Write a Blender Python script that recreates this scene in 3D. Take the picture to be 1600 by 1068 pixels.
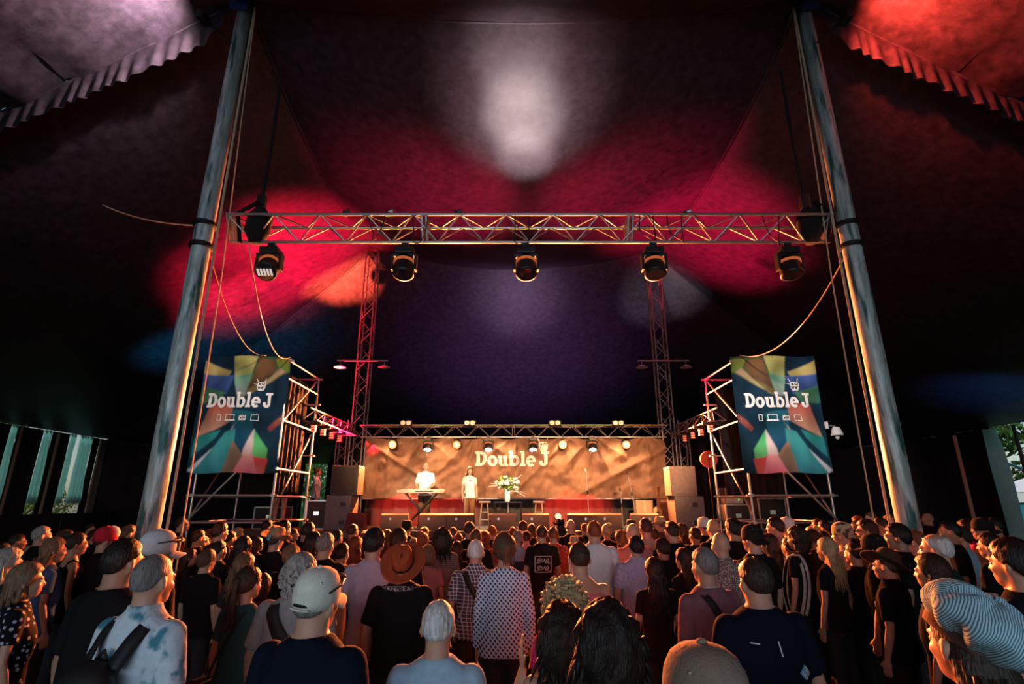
import bpy, bmesh, math, random
from mathutils import Vector, Matrix, noise
random.seed(7)
sc = bpy.context.scene
C = bpy.context.collection
PI = math.pi
for o in list(bpy.data.objects):
    bpy.data.objects.remove(o)

# ------------------------------------------------------------------ camera, world, large lights, exposure
TH = math.radians(16.89)
CAMZ = 2.15
FPX = 830.0
cd = bpy.data.cameras.new('camera')
cam = bpy.data.objects.new('camera', cd)
C.objects.link(cam)
cam.location = (0, 0, CAMZ)
cam.rotation_euler = (PI / 2 + TH, 0, 0)
cd.sensor_width = 36
cd.lens = 36 * FPX / 1600
cd.clip_start = 0.05
cd.clip_end = 400
sc.camera = cam
sc.view_settings.view_transform = 'Standard'
sc.view_settings.look = 'None'
sc.view_settings.gamma = 1
sc.view_settings.use_curve_mapping = False
sc.view_settings.exposure = 0.0
try:
    sc.cycles.use_denoising = True
    sc.cycles.max_bounces = 5
    sc.cycles.diffuse_bounces = 1
    sc.cycles.glossy_bounces = 2
    sc.cycles.caustics_reflective = False
    sc.cycles.caustics_refractive = False
    sc.cycles.sample_clamp_indirect = 3
except Exception:
    pass

w = bpy.data.worlds.new('world')
sc.world = w
w.use_nodes = True
nt = w.node_tree
bg = nt.nodes['Background']
sky = nt.nodes.new('ShaderNodeTexSky')
sky.sky_type = 'NISHITA'
sky.sun_elevation = math.radians(38)
sky.sun_rotation = math.radians(215)
sky.sun_disc = False
nt.links.new(sky.outputs[0], bg.inputs[0])
bg.inputs[1].default_value = 0.085

def lamp(name, kind, loc, target, energy, col, size=0.2, angle=60, blend=1.0, shape=None, sizey=None, spread=None):
    d = bpy.data.lights.new(name, kind)
    d.energy = energy
    d.color = col
    if kind == 'SPOT':
        d.spot_size = math.radians(angle)
        d.spot_blend = blend
        d.shadow_soft_size = size
    elif kind == 'AREA':
        d.size = size
        if sizey:
            d.shape = 'RECTANGLE'
            d.size_y = sizey
        if spread:
            d.spread = math.radians(spread)
    elif kind == 'POINT':
        d.shadow_soft_size = size
    elif kind == 'SUN':
        d.angle = math.radians(1)
    o = bpy.data.objects.new(name, d)
    C.objects.link(o)
    o.location = loc
    v = Vector(target) - Vector(loc)
    o.rotation_euler = v.to_track_quat('-Z', 'Y').to_euler()
    o['kind'] = 'helper'
    return o

# daylight on the site outside, and daylight through the open end of the tent behind the viewpoint
lamp('sun', 'SUN', (-30, 24, 34), (0, 20, 0), 2.0, (1, .95, .85))
lamp('daylight_open_end', 'AREA', (-1, -8.0, 3.2), (-.5, 6, 5.2), 150, (.60, .80, 1.0), size=11, sizey=1.8, spread=75)
# warm front light on the stage, thrown by the moving heads of the front truss
for lx, tx, e in ((-3.0, -2.6, 5000), (0.3, 0.2, 4600), (3.9, 2.9, 6500)):
    lamp('stage_front_spot', 'SPOT', (lx, 8.1, 5.85), (tx, 17.0, 2.9), e, (1, .50, .22), size=.15, angle=36, blend=.8)
# tight warm spots added to brighten the two performers and the flowers
for lx, tx, tz, e, a_ in ((-0.6, -2.55, 2.8, 6500, 8), (0.0, -1.2, 2.6, 3200, 6), (1.0, -.1, 2.55, 5000, 5)):
    lamp('performer_fill_spot', 'SPOT', (lx, 8.1, 5.8), (tx, 15.8, tz), e, (1, .74, .46), size=.1, angle=a_ + 3, blend=.8)
# cooler spots added to brighten the two hanging banners, not cast by any fixture
lamp('banner_fill_spot', 'SPOT', (-3.3, 8.0, 5.6), (-6.3, 12.2, 4.2), 850, (1, .86, .8), size=.12, angle=42, blend=.8)
lamp('banner_fill_spot', 'SPOT', (4.0, 8.0, 5.6), (6.3, 12.2, 4.2), 1150, (1, .9, .85), size=.12, angle=42, blend=.8)
# white moving heads of the stage truss, pointing steeply down past the banner on to the performers
for lx in (-2.72, -0.78, 0.72, 2.6):
    lamp('stage_top_spot', 'SPOT', (lx, 16.85, 3.75), (lx + .15, 15.7, 1.6), 420, (1, .86, .7), size=.08, angle=60, blend=.8)
for lx, e in ((-3.9, 95), (-2.3, 120), (-.3, 120), (1.6, 150), (3.3, 190)):
    lamp('banner_graze', 'SPOT', (lx, 16.62, 4.2), (lx + .2, 17.2, 2.5), e * 1.3, (1, .52, .24), size=.06, angle=120, blend=.9)  # grazing spots added without fixtures to bring out the banner folds
# red and amber cans of the stage truss, shining over the crowd
for lx, tx in ((-3.8, -6), (-1.75, -1.5), (1.65, 1.8), (3.75, 6.5)):
    lamp('stage_back_can', 'SPOT', (lx, 16.8, 3.95), (tx, 5.5, 1.6), 19000, (1, .21, .055), size=.12, angle=80, blend=.6)
# red uplights standing on the stage floor
lamp('floor_uplight', 'SPOT', (-3.4, 16.2, 1.75), (-3.4, 17.8, 1.75), 1300, (1, .03, .015), size=.06, angle=75, blend=.6)
lamp('floor_uplight', 'SPOT', (-1.9, 16.4, 1.75), (-1.9, 17.8, 1.75), 700, (1, .03, .015), size=.06, angle=75, blend=.6)
lamp('floor_uplight', 'SPOT', (2.0, 16.0, 1.85), (2.0, 17.8, 1.75), 1500, (1, .03, .015), size=.06, angle=75, blend=.6)
# red side washes from the side trusses on to the wings
lamp('side_wash', 'SPOT', (-5.2, 15.6, 4.1), (-5.2, 14.0, 1.6), 330, (1, .12, .05), size=.1, angle=120, blend=.8)
lamp('side_wash', 'SPOT', (5.3, 15.6, 4.1), (5.3, 14.0, 1.6), 420, (1, .15, .06), size=.1, angle=120, blend=.8)
# beams thrown up on to the canvas; the white ones are added for its sheen
lamp('canvas_beam_red_left', 'SPOT', (-6.7, 15.9, 1.9), (-6.35, 18.3, 10.1), 95000, (1, .10, .04), size=.1, angle=21, blend=1)
lamp('canvas_wash_red_left', 'SPOT', (-3.8, 16.5, 2.0), (-7.2, 15.4, 9.5), 62000, (1, .010, .045), size=.2, angle=50, blend=1)
lamp('canvas_wash_red_right', 'SPOT', (3.2, 14.0, 1.9), (5.7, 14.6, 9.8), 22000, (1, .012, .07), size=.2, angle=48, blend=1)
lamp('canvas_wash_red_middle', 'SPOT', (0.4, 15.0, 1.9), (-1.9, 12.6, 9.7), 9500, (1, .018, .09), size=.2, angle=36, blend=1)
lamp('canvas_wash_red_middle', 'SPOT', (0.4, 15.0, 1.9), (2.7, 12.6, 9.7), 9500, (1, .018, .09), size=.2, angle=36, blend=1)
lamp('canvas_sheen_white', 'SPOT', (0.3, 13.0, 1.9), (0.25, 9.4, 9.7), 3600, (1, .60, .62), size=.1, angle=27, blend=1)  # added white spots stand in for sheen on the canvas
lamp('canvas_sheen_white', 'SPOT', (0.3, 13.0, 1.9), (0.1, 8.4, 9.7), 4500, (1, .80, .74), size=.1, angle=13, blend=1)
lamp('canvas_sheen_white', 'SPOT', (0.3, 13.0, 1.9), (0.25, 9.5, 9.7), 6800, (1, .86, .78), size=.1, angle=14, blend=1)
lamp('canvas_sheen_white', 'SPOT', (0.3, 13.0, 1.9), (0.3, 10.5, 9.7), 5500, (1, .78, .72), size=.1, angle=12, blend=1)
lamp('canvas_wash_red_left', 'SPOT', (-7.7, 13.4, 2.6), (-8.9, 16.6, 8.4), 14000, (.95, .03, .07), size=.2, angle=40, blend=1)  # added wash without a fixture, reddens the lower left canvas
# floods clamped to the tops of the front poles, grazing the canvas nearer than the seam
lamp('pole_flood_right', 'SPOT', (5.62, 6.80, 9.86), (7.4, 6.95, 9.8), 3300, (1, .07, .03), size=.04, angle=125, blend=1)
lamp('pole_flood_left', 'SPOT', (-5.20, 6.80, 9.86), (-7.1, 6.95, 9.8), 1500, (1, .72, .64), size=.04, angle=125, blend=1)
lamp('canvas_wash_violet', 'SPOT', (0.5, 18.6, 1.7), (0.3, 22, 8.6), 1700, (.55, .26, .75), size=.2, angle=95, blend=1)
lamp('canvas_beam_rear', 'SPOT', (4.4, 18.4, 1.7), (5.8, 19.0, 9.8), 1900, (.85, .7, .75), size=.1, angle=27, blend=1)
lamp('canvas_beam_rear', 'SPOT', (0.2, 18.4, 1.7), (0.2, 18.6, 9.8), 1000, (.8, .6, .8), size=.1, angle=38, blend=1)
lamp('canvas_wash_blue_left', 'SPOT', (-11, 15, 1.9), (-10.6, 19.0, 8.0), 2600, (.03, .42, .66), size=.2, angle=52, blend=1)
lamp('canvas_wash_blue_right', 'SPOT', (14, 15, 1.9), (16.6, 18, 6.6), 600, (.06, .35, .8), size=.2, angle=52, blend=1)

# ------------------------------------------------------------------ helpers
_s, _c = math.sin(TH), math.cos(TH)
def ray(px, py):
    dx = (px - 800) / FPX
    dz = -(py - 534) / FPX
    return Vector((dx, _c - dz * _s, _s + dz * _c))
def at(px, py, Y):
    r = ray(px, py)
    t = Y / r.y
    return Vector((r.x * t, Y, CAMZ + r.z * t))

class MB:
    """collects vertices and faces, builds ONE mesh object"""
    def __init__(s):
        s.v, s.f, s.m = [], [], []
    def add(s, vs, fs, mi=0):
        b = len(s.v)
        s.v += [Vector(x) for x in vs]
        s.f += [tuple(i + b for i in f) for f in fs]
        s.m += [mi] * len(fs)
    def box(s, c, d, rot=None, mi=0):
        c = Vector(c)
        vs = []
        for x in (-.5, .5):
            for y in (-.5, .5):
                for z in (-.5, .5):
                    p = Vector((x * d[0], y * d[1], z * d[2]))
                    if rot is not None:
                        p = rot @ p
                    vs.append(c + p)
        s.add(vs, [(0, 1, 3, 2), (4, 6, 7, 5), (0, 4, 5, 1), (2, 3, 7, 6), (0, 2, 6, 4), (1, 5, 7, 3)], mi)
    def loft(s, rings, cap=True, mi=0):
        n = len(rings[0])
        vs = [p for r in rings for p in r]
        fs = []
        for k in range(len(rings) - 1):
            for i in range(n):
                j = (i + 1) % n
                fs.append((k * n + i, k * n + j, (k + 1) * n + j, (k + 1) * n + i))
        if cap:
            fs.append(tuple(reversed(range(n))))
            fs.append(tuple((len(rings) - 1) * n + i for i in range(n)))
        s.add(vs, fs, mi)
    def tube(s, pts, rs, seg=10, cap=True, mi=0, flat=1.0):
        pts = [Vector(p) for p in pts]
        if not hasattr(rs, '__len__'):
            rs = [rs] * len(pts)
        rings = []
        u = None
        for k, p in enumerate(pts):
            t = (pts[min(k + 1, len(pts) - 1)] - pts[max(k - 1, 0)]).normalized()
            if u is None:
                a = Vector((0, 0, 1)) if abs(t.z) < .9 else Vector((0, 1, 0))
                u = t.cross(a).normalized()
            else:
                u = (u - t * u.dot(t)).normalized()
            v = t.cross(u)
            r = rs[k]
            rings.append([p + u * (r * math.cos(2 * PI * i / seg)) + v * (r * flat * math.sin(2 * PI * i / seg)) for i in range(seg)])
        s.loft(rings, cap, mi)
    def ell(s, c, r, rot=None, n=14, m=9, mi=0):
        c = Vector(c)
        rings = []
        for k in range(m + 1):
            a = -PI / 2 + PI * k / m
            a = max(min(a, PI / 2 - .12), -PI / 2 + .12)
            ring = []
            for i in range(n):
                b = 2 * PI * i / n
                p = Vector((r[0] * math.cos(a) * math.cos(b), r[1] * math.cos(a) * math.sin(b), r[2] * math.sin(a)))
                if rot is not None:
                    p = rot @ p
                ring.append(c + p)
            rings.append(ring)
        s.loft(rings, True, mi)
    def lathe(s, prof, c=(0, 0, 0), n=20, cap=True, mi=0, rot=None):
        c = Vector(c)
        rings = []
        for r, z in prof:
            ring = [Vector((r * math.cos(2 * PI * i / n), r * math.sin(2 * PI * i / n), z)) for i in range(n)]
            if rot is not None:
                ring = [rot @ p for p in ring]
            rings.append([c + p for p in ring])
        s.loft(rings, cap, mi)
    def mesh(s, name, smooth=False):
        me = bpy.data.meshes.new(name)
        me.from_pydata([tuple(v) for v in s.v], [], s.f)
        if any(s.m):
            me.polygons.foreach_set('material_index', s.m)
        if smooth:
            me.polygons.foreach_set('use_smooth', [True] * len(me.polygons))
        me.update()
        bm = bmesh.new()
        bm.from_mesh(me)
        bmesh.ops.recalc_face_normals(bm, faces=bm.faces)
        bm.to_mesh(me)
        bm.free()
        return me
    def build(s, name, mat, parent=None, smooth=False, bevel=0, loc=None):
        me = s.mesh(name, smooth)
        return link(name, me, mat, parent, loc, bevel)

def link(name, me, mat, parent=None, loc=None, bevel=0):
    o = bpy.data.objects.new(name, me)
    C.objects.link(o)
    mats = mat if isinstance(mat, (list, tuple)) else [mat]
    for i, m in enumerate(mats):
        if len(me.materials) <= i:
            me.materials.append(m)
        if me.materials[i] is not m:
            o.material_slots[i].link = 'OBJECT'
            o.material_slots[i].material = m
    if parent:
        o.parent = parent
    if loc is not None:
        o.location = loc
    if bevel:
        b = o.modifiers.new('bevel', 'BEVEL')
        b.width = bevel
        b.segments = 2
    return o

def tag(o, label, cat, group=None):
    o['label'] = label
    o['category'] = cat
    if group:
        o['group'] = group
    return o
def thing(name, label, cat, loc=(0, 0, 0), rotz=0, group=None):
    o = bpy.data.objects.new(name, None)
    o.empty_display_size = .2
    C.objects.link(o)
    o.location = loc
    o.rotation_euler = (0, 0, rotz)
    return tag(o, label, cat, group)
def structure(o):
    o['kind'] = 'structure'
    return o
def copy_tree(o, parent=None):
    c = o.copy()
    C.objects.link(c)
    if parent:
        c.parent = parent
        c.matrix_parent_inverse = o.matrix_parent_inverse
    for ch in o.children:
        copy_tree(ch, c)
    return c

# ------------------------------------------------------------------ materials
MATS = {}
def mat(name, col, rough=.7, metal=0, spec=.3, emit=0, ecol=None, var=0, vscale=8, bump=0, bscale=30, pat=None, col2=None, ps=20, thr=.2, stretch=None, sheen=0, trans=0):
    if name in MATS:
        return MATS[name]
    m = bpy.data.materials.new(name)
    MATS[name] = m
    m.use_nodes = True
    t = m.node_tree
    N, L = t.nodes, t.links
    b = N['Principled BSDF']
    b.inputs['Roughness'].default_value = rough
    b.inputs['Metallic'].default_value = metal
    b.inputs['Specular IOR Level'].default_value = spec
    b.inputs['Base Color'].default_value = (*col, 1)
    if sheen:
        b.inputs['Sheen Weight'].default_value = sheen
    if trans:
        b.inputs['Transmission Weight'].default_value = trans
    if emit:
        b.inputs['Emission Color'].default_value = (*(ecol or col), 1)
        b.inputs['Emission Strength'].default_value = emit
    if not (var or bump or pat):
        return m
    tc = N.new('ShaderNodeTexCoord')
    vec = tc.outputs['Object']
    if stretch:
        mp = N.new('ShaderNodeMapping')
        mp.inputs['Scale'].default_value = stretch
        L.new(vec, mp.inputs[0])
        svec = mp.outputs[0]
    else:
        svec = vec
    cur = None
    def rgb(c):
        n = N.new('ShaderNodeRGB')
        n.outputs[0].default_value = (*c, 1)
        return n.outputs[0]
    def mix(f, a, c):
        n = N.new('ShaderNodeMix')
        n.data_type = 'RGBA'
        if isinstance(f, float):
            n.inputs['Factor'].default_value = f
        else:
            L.new(f, n.inputs['Factor'])
        L.new(a, n.inputs['A'])
        L.new(c, n.inputs['B'])
        return n.outputs['Result']
    def math_(op, a, c=None):
        n = N.new('ShaderNodeMath')
        n.operation = op
        for i, x in enumerate((a, c)):
            if x is None:
                continue
            if isinstance(x, (int, float)):
                n.inputs[i].default_value = x
            else:
                L.new(x, n.inputs[i])
        return n.outputs[0]
    cur = rgb(col)
    if pat:
        sep = N.new('ShaderNodeSeparateXYZ')
        L.new(vec, sep.inputs[0])
        x, y, z = sep.outputs
        mask = None
        if pat == 'plaid':
            xy = math_('ADD', x, y)
            mask = math_('MAXIMUM', math_('LESS_THAN', math_('FRACT', math_('MULTIPLY', xy, ps)), thr), math_('LESS_THAN', math_('FRACT', math_('MULTIPLY', z, ps)), thr))
        elif pat == 'stripes':
            mask = math_('LESS_THAN', math_('FRACT', math_('MULTIPLY', z, ps)), thr)
        elif pat == 'stripes_x':
            mask = math_('LESS_THAN', math_('FRACT', math_('MULTIPLY', math_('ADD', x, math_('MULTIPLY', math_('ABSOLUTE', y), .6)), ps)), thr)
        elif pat == 'dots':
            v = N.new('ShaderNodeTexVoronoi')
            v.inputs['Scale'].default_value = ps
            v.inputs['Randomness'].default_value = .55
            L.new(vec, v.inputs['Vector'])
            mask = math_('LESS_THAN', v.outputs['Distance'], thr)
        elif pat == 'lattice':
            a = math_('FRACT', math_('MULTIPLY', math_('ADD', x, z), ps))
            c2 = math_('FRACT', math_('MULTIPLY', math_('SUBTRACT', x, math_('MULTIPLY', z, .8)), ps))
            mask = math_('MULTIPLY', math_('LESS_THAN', a, .58), math_('LESS_THAN', c2, .66))
        elif pat == 'splat':
            n = N.new('ShaderNodeTexNoise')
            n.inputs['Scale'].default_value = ps
            n.inputs['Detail'].default_value = 3
            L.new(svec, n.inputs['Vector'])
            mr = N.new('ShaderNodeMapRange')
            mr.inputs['From Min'].default_value = thr
            mr.inputs['From Max'].default_value = thr + .1
            L.new(n.outputs[0], mr.inputs[0])
            mask = mr.outputs[0]
        elif pat == 'band':
            mask = math_('LESS_THAN', z, thr)
        cur = mix(mask, cur, rgb(col2))
    if var:
        n = N.new('ShaderNodeTexNoise')
        n.inputs['Scale'].default_value = vscale
        n.inputs['Detail'].default_value = 8
        n.inputs['Roughness'].default_value = .62
        L.new(svec, n.inputs['Vector'])
        mr = N.new('ShaderNodeMapRange')
        mr.inputs['From Min'].default_value = .3
        mr.inputs['From Max'].default_value = .7
        mr.inputs['To Min'].default_value = 1 - var
        mr.inputs['To Max'].default_value = 1 + var
        L.new(n.outputs[0], mr.inputs[0])
        vm = N.new('ShaderNodeVectorMath')
        vm.operation = 'SCALE'
        L.new(cur, vm.inputs[0])
        L.new(mr.outputs[0], vm.inputs['Scale'])
        cur = vm.outputs[0]
    L.new(cur, b.inputs['Base Color'])
    if bump:
        n = N.new('ShaderNodeTexNoise')
        n.inputs['Scale'].default_value = bscale
        n.inputs['Detail'].default_value = 4
        L.new(svec, n.inputs['Vector'])
        bp = N.new('ShaderNodeBump')
        bp.inputs['Strength'].default_value = bump
        bp.inputs['Distance'].default_value = .02
        L.new(n.outputs[0], bp.inputs['Height'])
        L.new(bp.outputs[0], b.inputs['Normal'])
    return m

m_canvas = mat('tent_canvas', (.034, .026, .042), .5, spec=.3, var=.60, vscale=5.5, bump=.3, bscale=3.0)  # stains of the canvas, contrast raised to imitate flecks of sheen
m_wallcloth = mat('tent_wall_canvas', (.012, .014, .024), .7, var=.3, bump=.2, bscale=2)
m_ground = mat('trampled_ground', (.012, .013, .009), .95, var=.5, vscale=3, bump=.5, bscale=12)
m_grass = mat('site_grass', (.10, .17, .04), .9, var=.5, vscale=4)
m_steel = mat('scaffold_steel', (.55, .53, .50), .38, .85, var=.25, vscale=6)
m_alu = mat('truss_aluminium', (.46, .45, .45), .36, .9, var=.15, vscale=10)
m_mast = mat('mast_steel', (.36, .30, .27), .45, .7, var=.3, vscale=6)
m_pole = mat('pole_galvanised', (.50, .58, .58), .5, .3, pat='splat', col2=(.05, .15, .15), ps=9, thr=.52, var=.5, vscale=16, stretch=(1, 1, .12), bump=.3, bscale=40)
m_black = mat('black_metal', (.012, .012, .013), .45, .2, spec=.5)
m_blackcloth = mat('black_drape', (.010, .009, .010), .95)
m_drape = mat('stage_drape', (.05, .045, .045), .95)
m_rope = mat('rope', (.55, .38, .26), .8)
m_cable = mat('black_cable', (.01, .01, .01), .6)
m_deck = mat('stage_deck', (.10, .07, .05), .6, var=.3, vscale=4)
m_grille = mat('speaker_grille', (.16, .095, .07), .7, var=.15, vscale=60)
m_cab = mat('speaker_cabinet', (.05, .045, .042), .6, var=.2, vscale=12)
m_cabgrey = mat('speaker_cabinet_grey', (.17, .15, .145), .7, var=.25, vscale=14, bump=.2, bscale=40)
m_wood = mat('stool_wood', (.55, .42, .28), .5, var=.3, vscale=12)
m_white = mat('print_white', (.80, .76, .72), .8)
m_chrome = mat('chrome', (.7, .7, .7), .2, 1)
m_red_lens = mat('lens_red', (1, .25, .1), emit=2.2, ecol=(1, .07, .03))
m_hot_lens = mat('lens_amber', (1, .5, .2), emit=4, ecol=(1, .42, .16))
m_white_lens = mat('lens_white', (1, .9, .8), emit=5, ecol=(1, .95, .85))
m_ring_glow = mat('ring_glow_orange', (.5, .12, .04), .3, emit=.35, ecol=(1, .22, .06))
m_glass = mat('lens_dark', (.02, .02, .025), .08, spec=.8)

def cyl_between(name, a, b, r, m, parent, mesh_cache={}):
    """a round bar from a to b; every bar shares one unit cylinder"""
    if 'u' not in mesh_cache:
        q = MB()
        q.lathe([(1, 0), (1, 1)], n=10)
        me = q.mesh('bar')
        for p in me.polygons:
            p.use_smooth = len(p.vertices) == 4
        me.materials.append(m_alu)
        mesh_cache['u'] = me
    a, b = Vector(a), Vector(b)
    o = bpy.data.objects.new(name, mesh_cache['u'])
    C.objects.link(o)
    if m is not m_alu:
        o.material_slots[0].link = 'OBJECT'
        o.material_slots[0].material = m
    if parent:
        o.parent = parent
    d = b - a
    o.location = a
    o.rotation_mode = 'QUATERNION'
    o.rotation_quaternion = d.to_track_quat('Z', 'Y')
    o.scale = (r, r, d.length)
    return o

# ------------------------------------------------------------------ the tent
q = MB()
q.add([(-90, -40, 0), (90, -40, 0), (90, 120, 0), (-90, 120, 0)], [(0, 1, 2, 3)])
g = q.build('ground', m_grass)
g.location.z = -.02
structure(g)
q = MB()
q.add([(-19, -9, 0), (19, -9, 0), (19, 31, 0), (-19, 31, 0)], [(0, 1, 2, 3)])
structure(q.build('floor', m_ground))

H = 11.0
PFL, PFR = Vector((-4.85, 7.5, H)), Vector((5.3, 7.5, H))
PRL, PRR = Vector((-5.05, 17.6, H)), Vector((5.1, 17.6, H))
def curve(a, b, sag):
    return lambda t: a.lerp(b, t) - Vector((0, 0, 4 * sag * t * (1 - t)))
EL, ER = 18.8, 18.8
cRL, cRR = Vector((-EL, 25, 5)), Vector((ER, 25, 5))
cBL, cBR = Vector((-12, 31, 4.3)), Vector((12, 31, 4.3))
cFL, cFR = Vector((-EL, 8.6, 5)), Vector((ER, 8.6, 5))
cNL, cNR = Vector((-EL, -8, 5)), Vector((ER, -8, 5))
def patch(mb, c0, c1, d0, d1, sag=0, n=40, crease=0):
    """Coons patch: c0(u), c1(u) are the near/far edges, d0(v), d1(v) the left/right ones"""
    vs, fs = [], []
    for j in range(n + 1):
        for i in range(n + 1):
            u, v = i / n, j / n
            p = c0(u).lerp(c1(u), v) + d0(v).lerp(d1(v), u)
            p -= c0(0).lerp(c0(1), u).lerp(c1(0).lerp(c1(1), u), v)
            p.z -= 4 * sag * u * (1 - u) * v * (1 - v) * 4
            p.z += .03 * noise.noise(p * .9)
            vs.append(p)
    for j in range(n):
        for i in range(n):
            a = j * (n + 1) + i
            fs.append((a, a + 1, a + n + 2, a + n + 1))
    mb.add(vs, fs)
ridgeF, ridgeR = curve(PFL, PFR, .55), curve(PRL, PRR, .75)
ridgeL, ridgeRt = curve(PFL, PRL, .7), curve(PFR, PRR, .7)
S = .5
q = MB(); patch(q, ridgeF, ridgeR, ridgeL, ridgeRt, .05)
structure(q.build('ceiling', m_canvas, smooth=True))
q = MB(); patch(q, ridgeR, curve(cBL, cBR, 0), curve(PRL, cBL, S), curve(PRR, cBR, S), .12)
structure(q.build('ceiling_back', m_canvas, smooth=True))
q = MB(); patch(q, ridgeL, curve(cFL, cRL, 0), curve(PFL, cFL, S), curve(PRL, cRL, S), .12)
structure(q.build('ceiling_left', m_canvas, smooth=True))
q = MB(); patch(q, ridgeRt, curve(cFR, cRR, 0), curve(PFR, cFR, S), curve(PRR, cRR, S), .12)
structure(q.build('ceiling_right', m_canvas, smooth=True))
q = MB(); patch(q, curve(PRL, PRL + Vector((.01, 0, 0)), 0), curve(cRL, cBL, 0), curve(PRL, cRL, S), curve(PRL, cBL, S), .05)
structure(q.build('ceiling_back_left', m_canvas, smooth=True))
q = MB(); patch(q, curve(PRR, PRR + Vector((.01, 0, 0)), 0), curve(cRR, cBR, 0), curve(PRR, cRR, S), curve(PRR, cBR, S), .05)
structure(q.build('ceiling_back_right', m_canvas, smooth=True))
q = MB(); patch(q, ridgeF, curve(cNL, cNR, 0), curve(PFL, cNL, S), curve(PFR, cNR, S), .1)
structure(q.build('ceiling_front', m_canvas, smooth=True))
for nm, P, a, b in (('ceiling_front_left', PFL, cFL, cNL), ('ceiling_front_right', PFR, cFR, cNR)):
    q = MB(); patch(q, curve(P, P + Vector((.01, 0, 0)), 0), curve(a, b, 0), curve(P, a, S), curve(P, b, S), .05)
    # gathered wrinkles of the canvas along its seam
    for v in q.v:
        d = v - P
        if d.length > .5:
            ang = math.atan2(d.y, abs(d.x))
            v.z += .10 * math.sin(d.length * 11 + 2 * noise.noise(d * 1.3)) * math.exp(-(ang / .30) ** 2) * min(1, d.length / 4)
    structure(q.build(nm, m_canvas, smooth=True))
# pleated canvas flaps along the two front seams, deepened to block the pole floods
for nm, f in (('trim_flap_left', curve(PFL, cFL, S)), ('trim_flap_right', curve(PFR, cFR, S))):
    q = MB()
    vs, fs = [], []
    n = 220
    for i in range(n + 1):
        t_ = .012 + .55 * i / n
        p = f(t_)
        w_ = (.68 + .10 * noise.noise(p * 2.3)) * min(1, i / 14) * (1 - .55 * i / n)
        for k in range(4):
            pl = (.035 * math.sin(i * .9 + 4 * noise.noise(p * 1.7)) + .04 * noise.noise(p * 5)) * k / 3
            vs.append(p + Vector((0, pl - .02, .02 - w_ * k / 3)))
    for i in range(n):
        for k in range(3):
            a = i * 4 + k
            fs.append((a, a + 4, a + 5, a + 1))
    q.add(vs, fs)
    structure(q.build(nm, m_canvas, smooth=True))
# seam tapes sewn along the ridges
for nm, f in (('trim_ridge_back', ridgeR), ('trim_ridge_front', ridgeF), ('trim_ridge_left', ridgeL), ('trim_ridge_right', ridgeRt),
              ('trim_seam_back_left', curve(PRL, cRL, S)), ('trim_seam_back_right', curve(PRR, cRR, S)),
              ('trim_seam_front_left', curve(PFL, cFL, S)), ('trim_seam_front_right', curve(PFR, cFR, S))):
    q = MB()
    q.tube([f(i / 24) - Vector((0, 0, .01)) for i in range(25)], .05, 6, flat=.5)
    structure(q.build(nm, m_canvas, smooth=True))

def wall_mesh(name, pts, z0, z1, m=None, n=40):
    q = MB()
    rows = []
    vs, fs = [], []
    for i in range(n + 1):
        t = i / n * (len(pts) - 1)
        k = min(int(t), len(pts) - 2)
        p = Vector(pts[k]).lerp(Vector(pts[k + 1]), t - k)
        d = .05 * math.sin(i * 1.9) + .04 * math.sin(i * .7)
        nrm = (Vector(pts[k + 1]) - Vector(pts[k])).normalized().cross(Vector((0, 0, 1)))
        zt = z1[k] + (z1[k + 1] - z1[k]) * (t - k) if isinstance(z1, tuple) else z1
        vs += [(p + nrm * d) * 1 + Vector((0, 0, z0)), p + nrm * d * .3 + Vector((0, 0, zt))]
    for i in range(n):
        fs.append((2 * i, 2 * i + 2, 2 * i + 3, 2 * i + 1))
    q.add(vs, fs)
    return structure(q.build(name, m or m_wallcloth, smooth=True))
# side walls leave the two entrances open; the end behind the viewpoint is open
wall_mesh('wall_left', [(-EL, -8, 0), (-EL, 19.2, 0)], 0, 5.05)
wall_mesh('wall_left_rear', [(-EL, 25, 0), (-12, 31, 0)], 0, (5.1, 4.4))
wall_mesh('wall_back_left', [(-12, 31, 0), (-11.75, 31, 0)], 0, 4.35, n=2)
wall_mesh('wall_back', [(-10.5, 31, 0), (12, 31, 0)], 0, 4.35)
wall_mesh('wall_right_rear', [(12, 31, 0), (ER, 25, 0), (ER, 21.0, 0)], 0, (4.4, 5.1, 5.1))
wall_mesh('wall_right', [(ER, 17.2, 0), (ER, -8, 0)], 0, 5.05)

# ------------------------------------------------------------------ king poles, masts, trusses
def king_pole(x, Y, label, side):
    t = thing('tent_pole', label, 'tent pole', (x, Y, 0), group=None)
    q = MB()
    q.lathe([(.14, 0), (.14, 3), (.135, 6), (.125, H)], n=20)
    q.build('shaft', m_pole, t, smooth=True)
    q = MB(); q.lathe([(.30, 0), (.30, .03), (.17, .05), (.17, .22), (.145, .24)], n=20)
    q.build('base_plate', m_mast, t)
    for z in (6.32, 5.95):
        q = MB(); q.lathe([(.15, z), (.175, z + .01), (.175, z + .07), (.15, z + .08)], n=20)
        q.build('collar', m_black, t)
    q = MB(); q.tube([(side * .26, 0, .3), (side * .235, -.02, 5.5), (side * .16, 0, H - .2)], .02, 6)
    q.build('halyard', m_rope, t)
    q = MB(); q.tube([(side * .42, .1, .2), (side * .34, .1, 5.5), (side * .18, 0, H - .3)], .011, 5)
    q.build('halyard', m_rope, t)
    q = MB()
    q.box((0, -.2, H - .28), (.28, .1, .34)); q.lathe([(.10, -.03), (.10, .03)], (0, -.28, H - .28), 14, rot=Matrix.Rotation(PI / 2, 3, 'X'))
    q.build('pulley_block', mat('pulley_blue', (.02, .06, .25), .4), t)
    return t
king_pole(-4.85, 7.5, 'weathered grey steel tent pole rising from the crowd at left, truss end beside it', 1)
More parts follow.
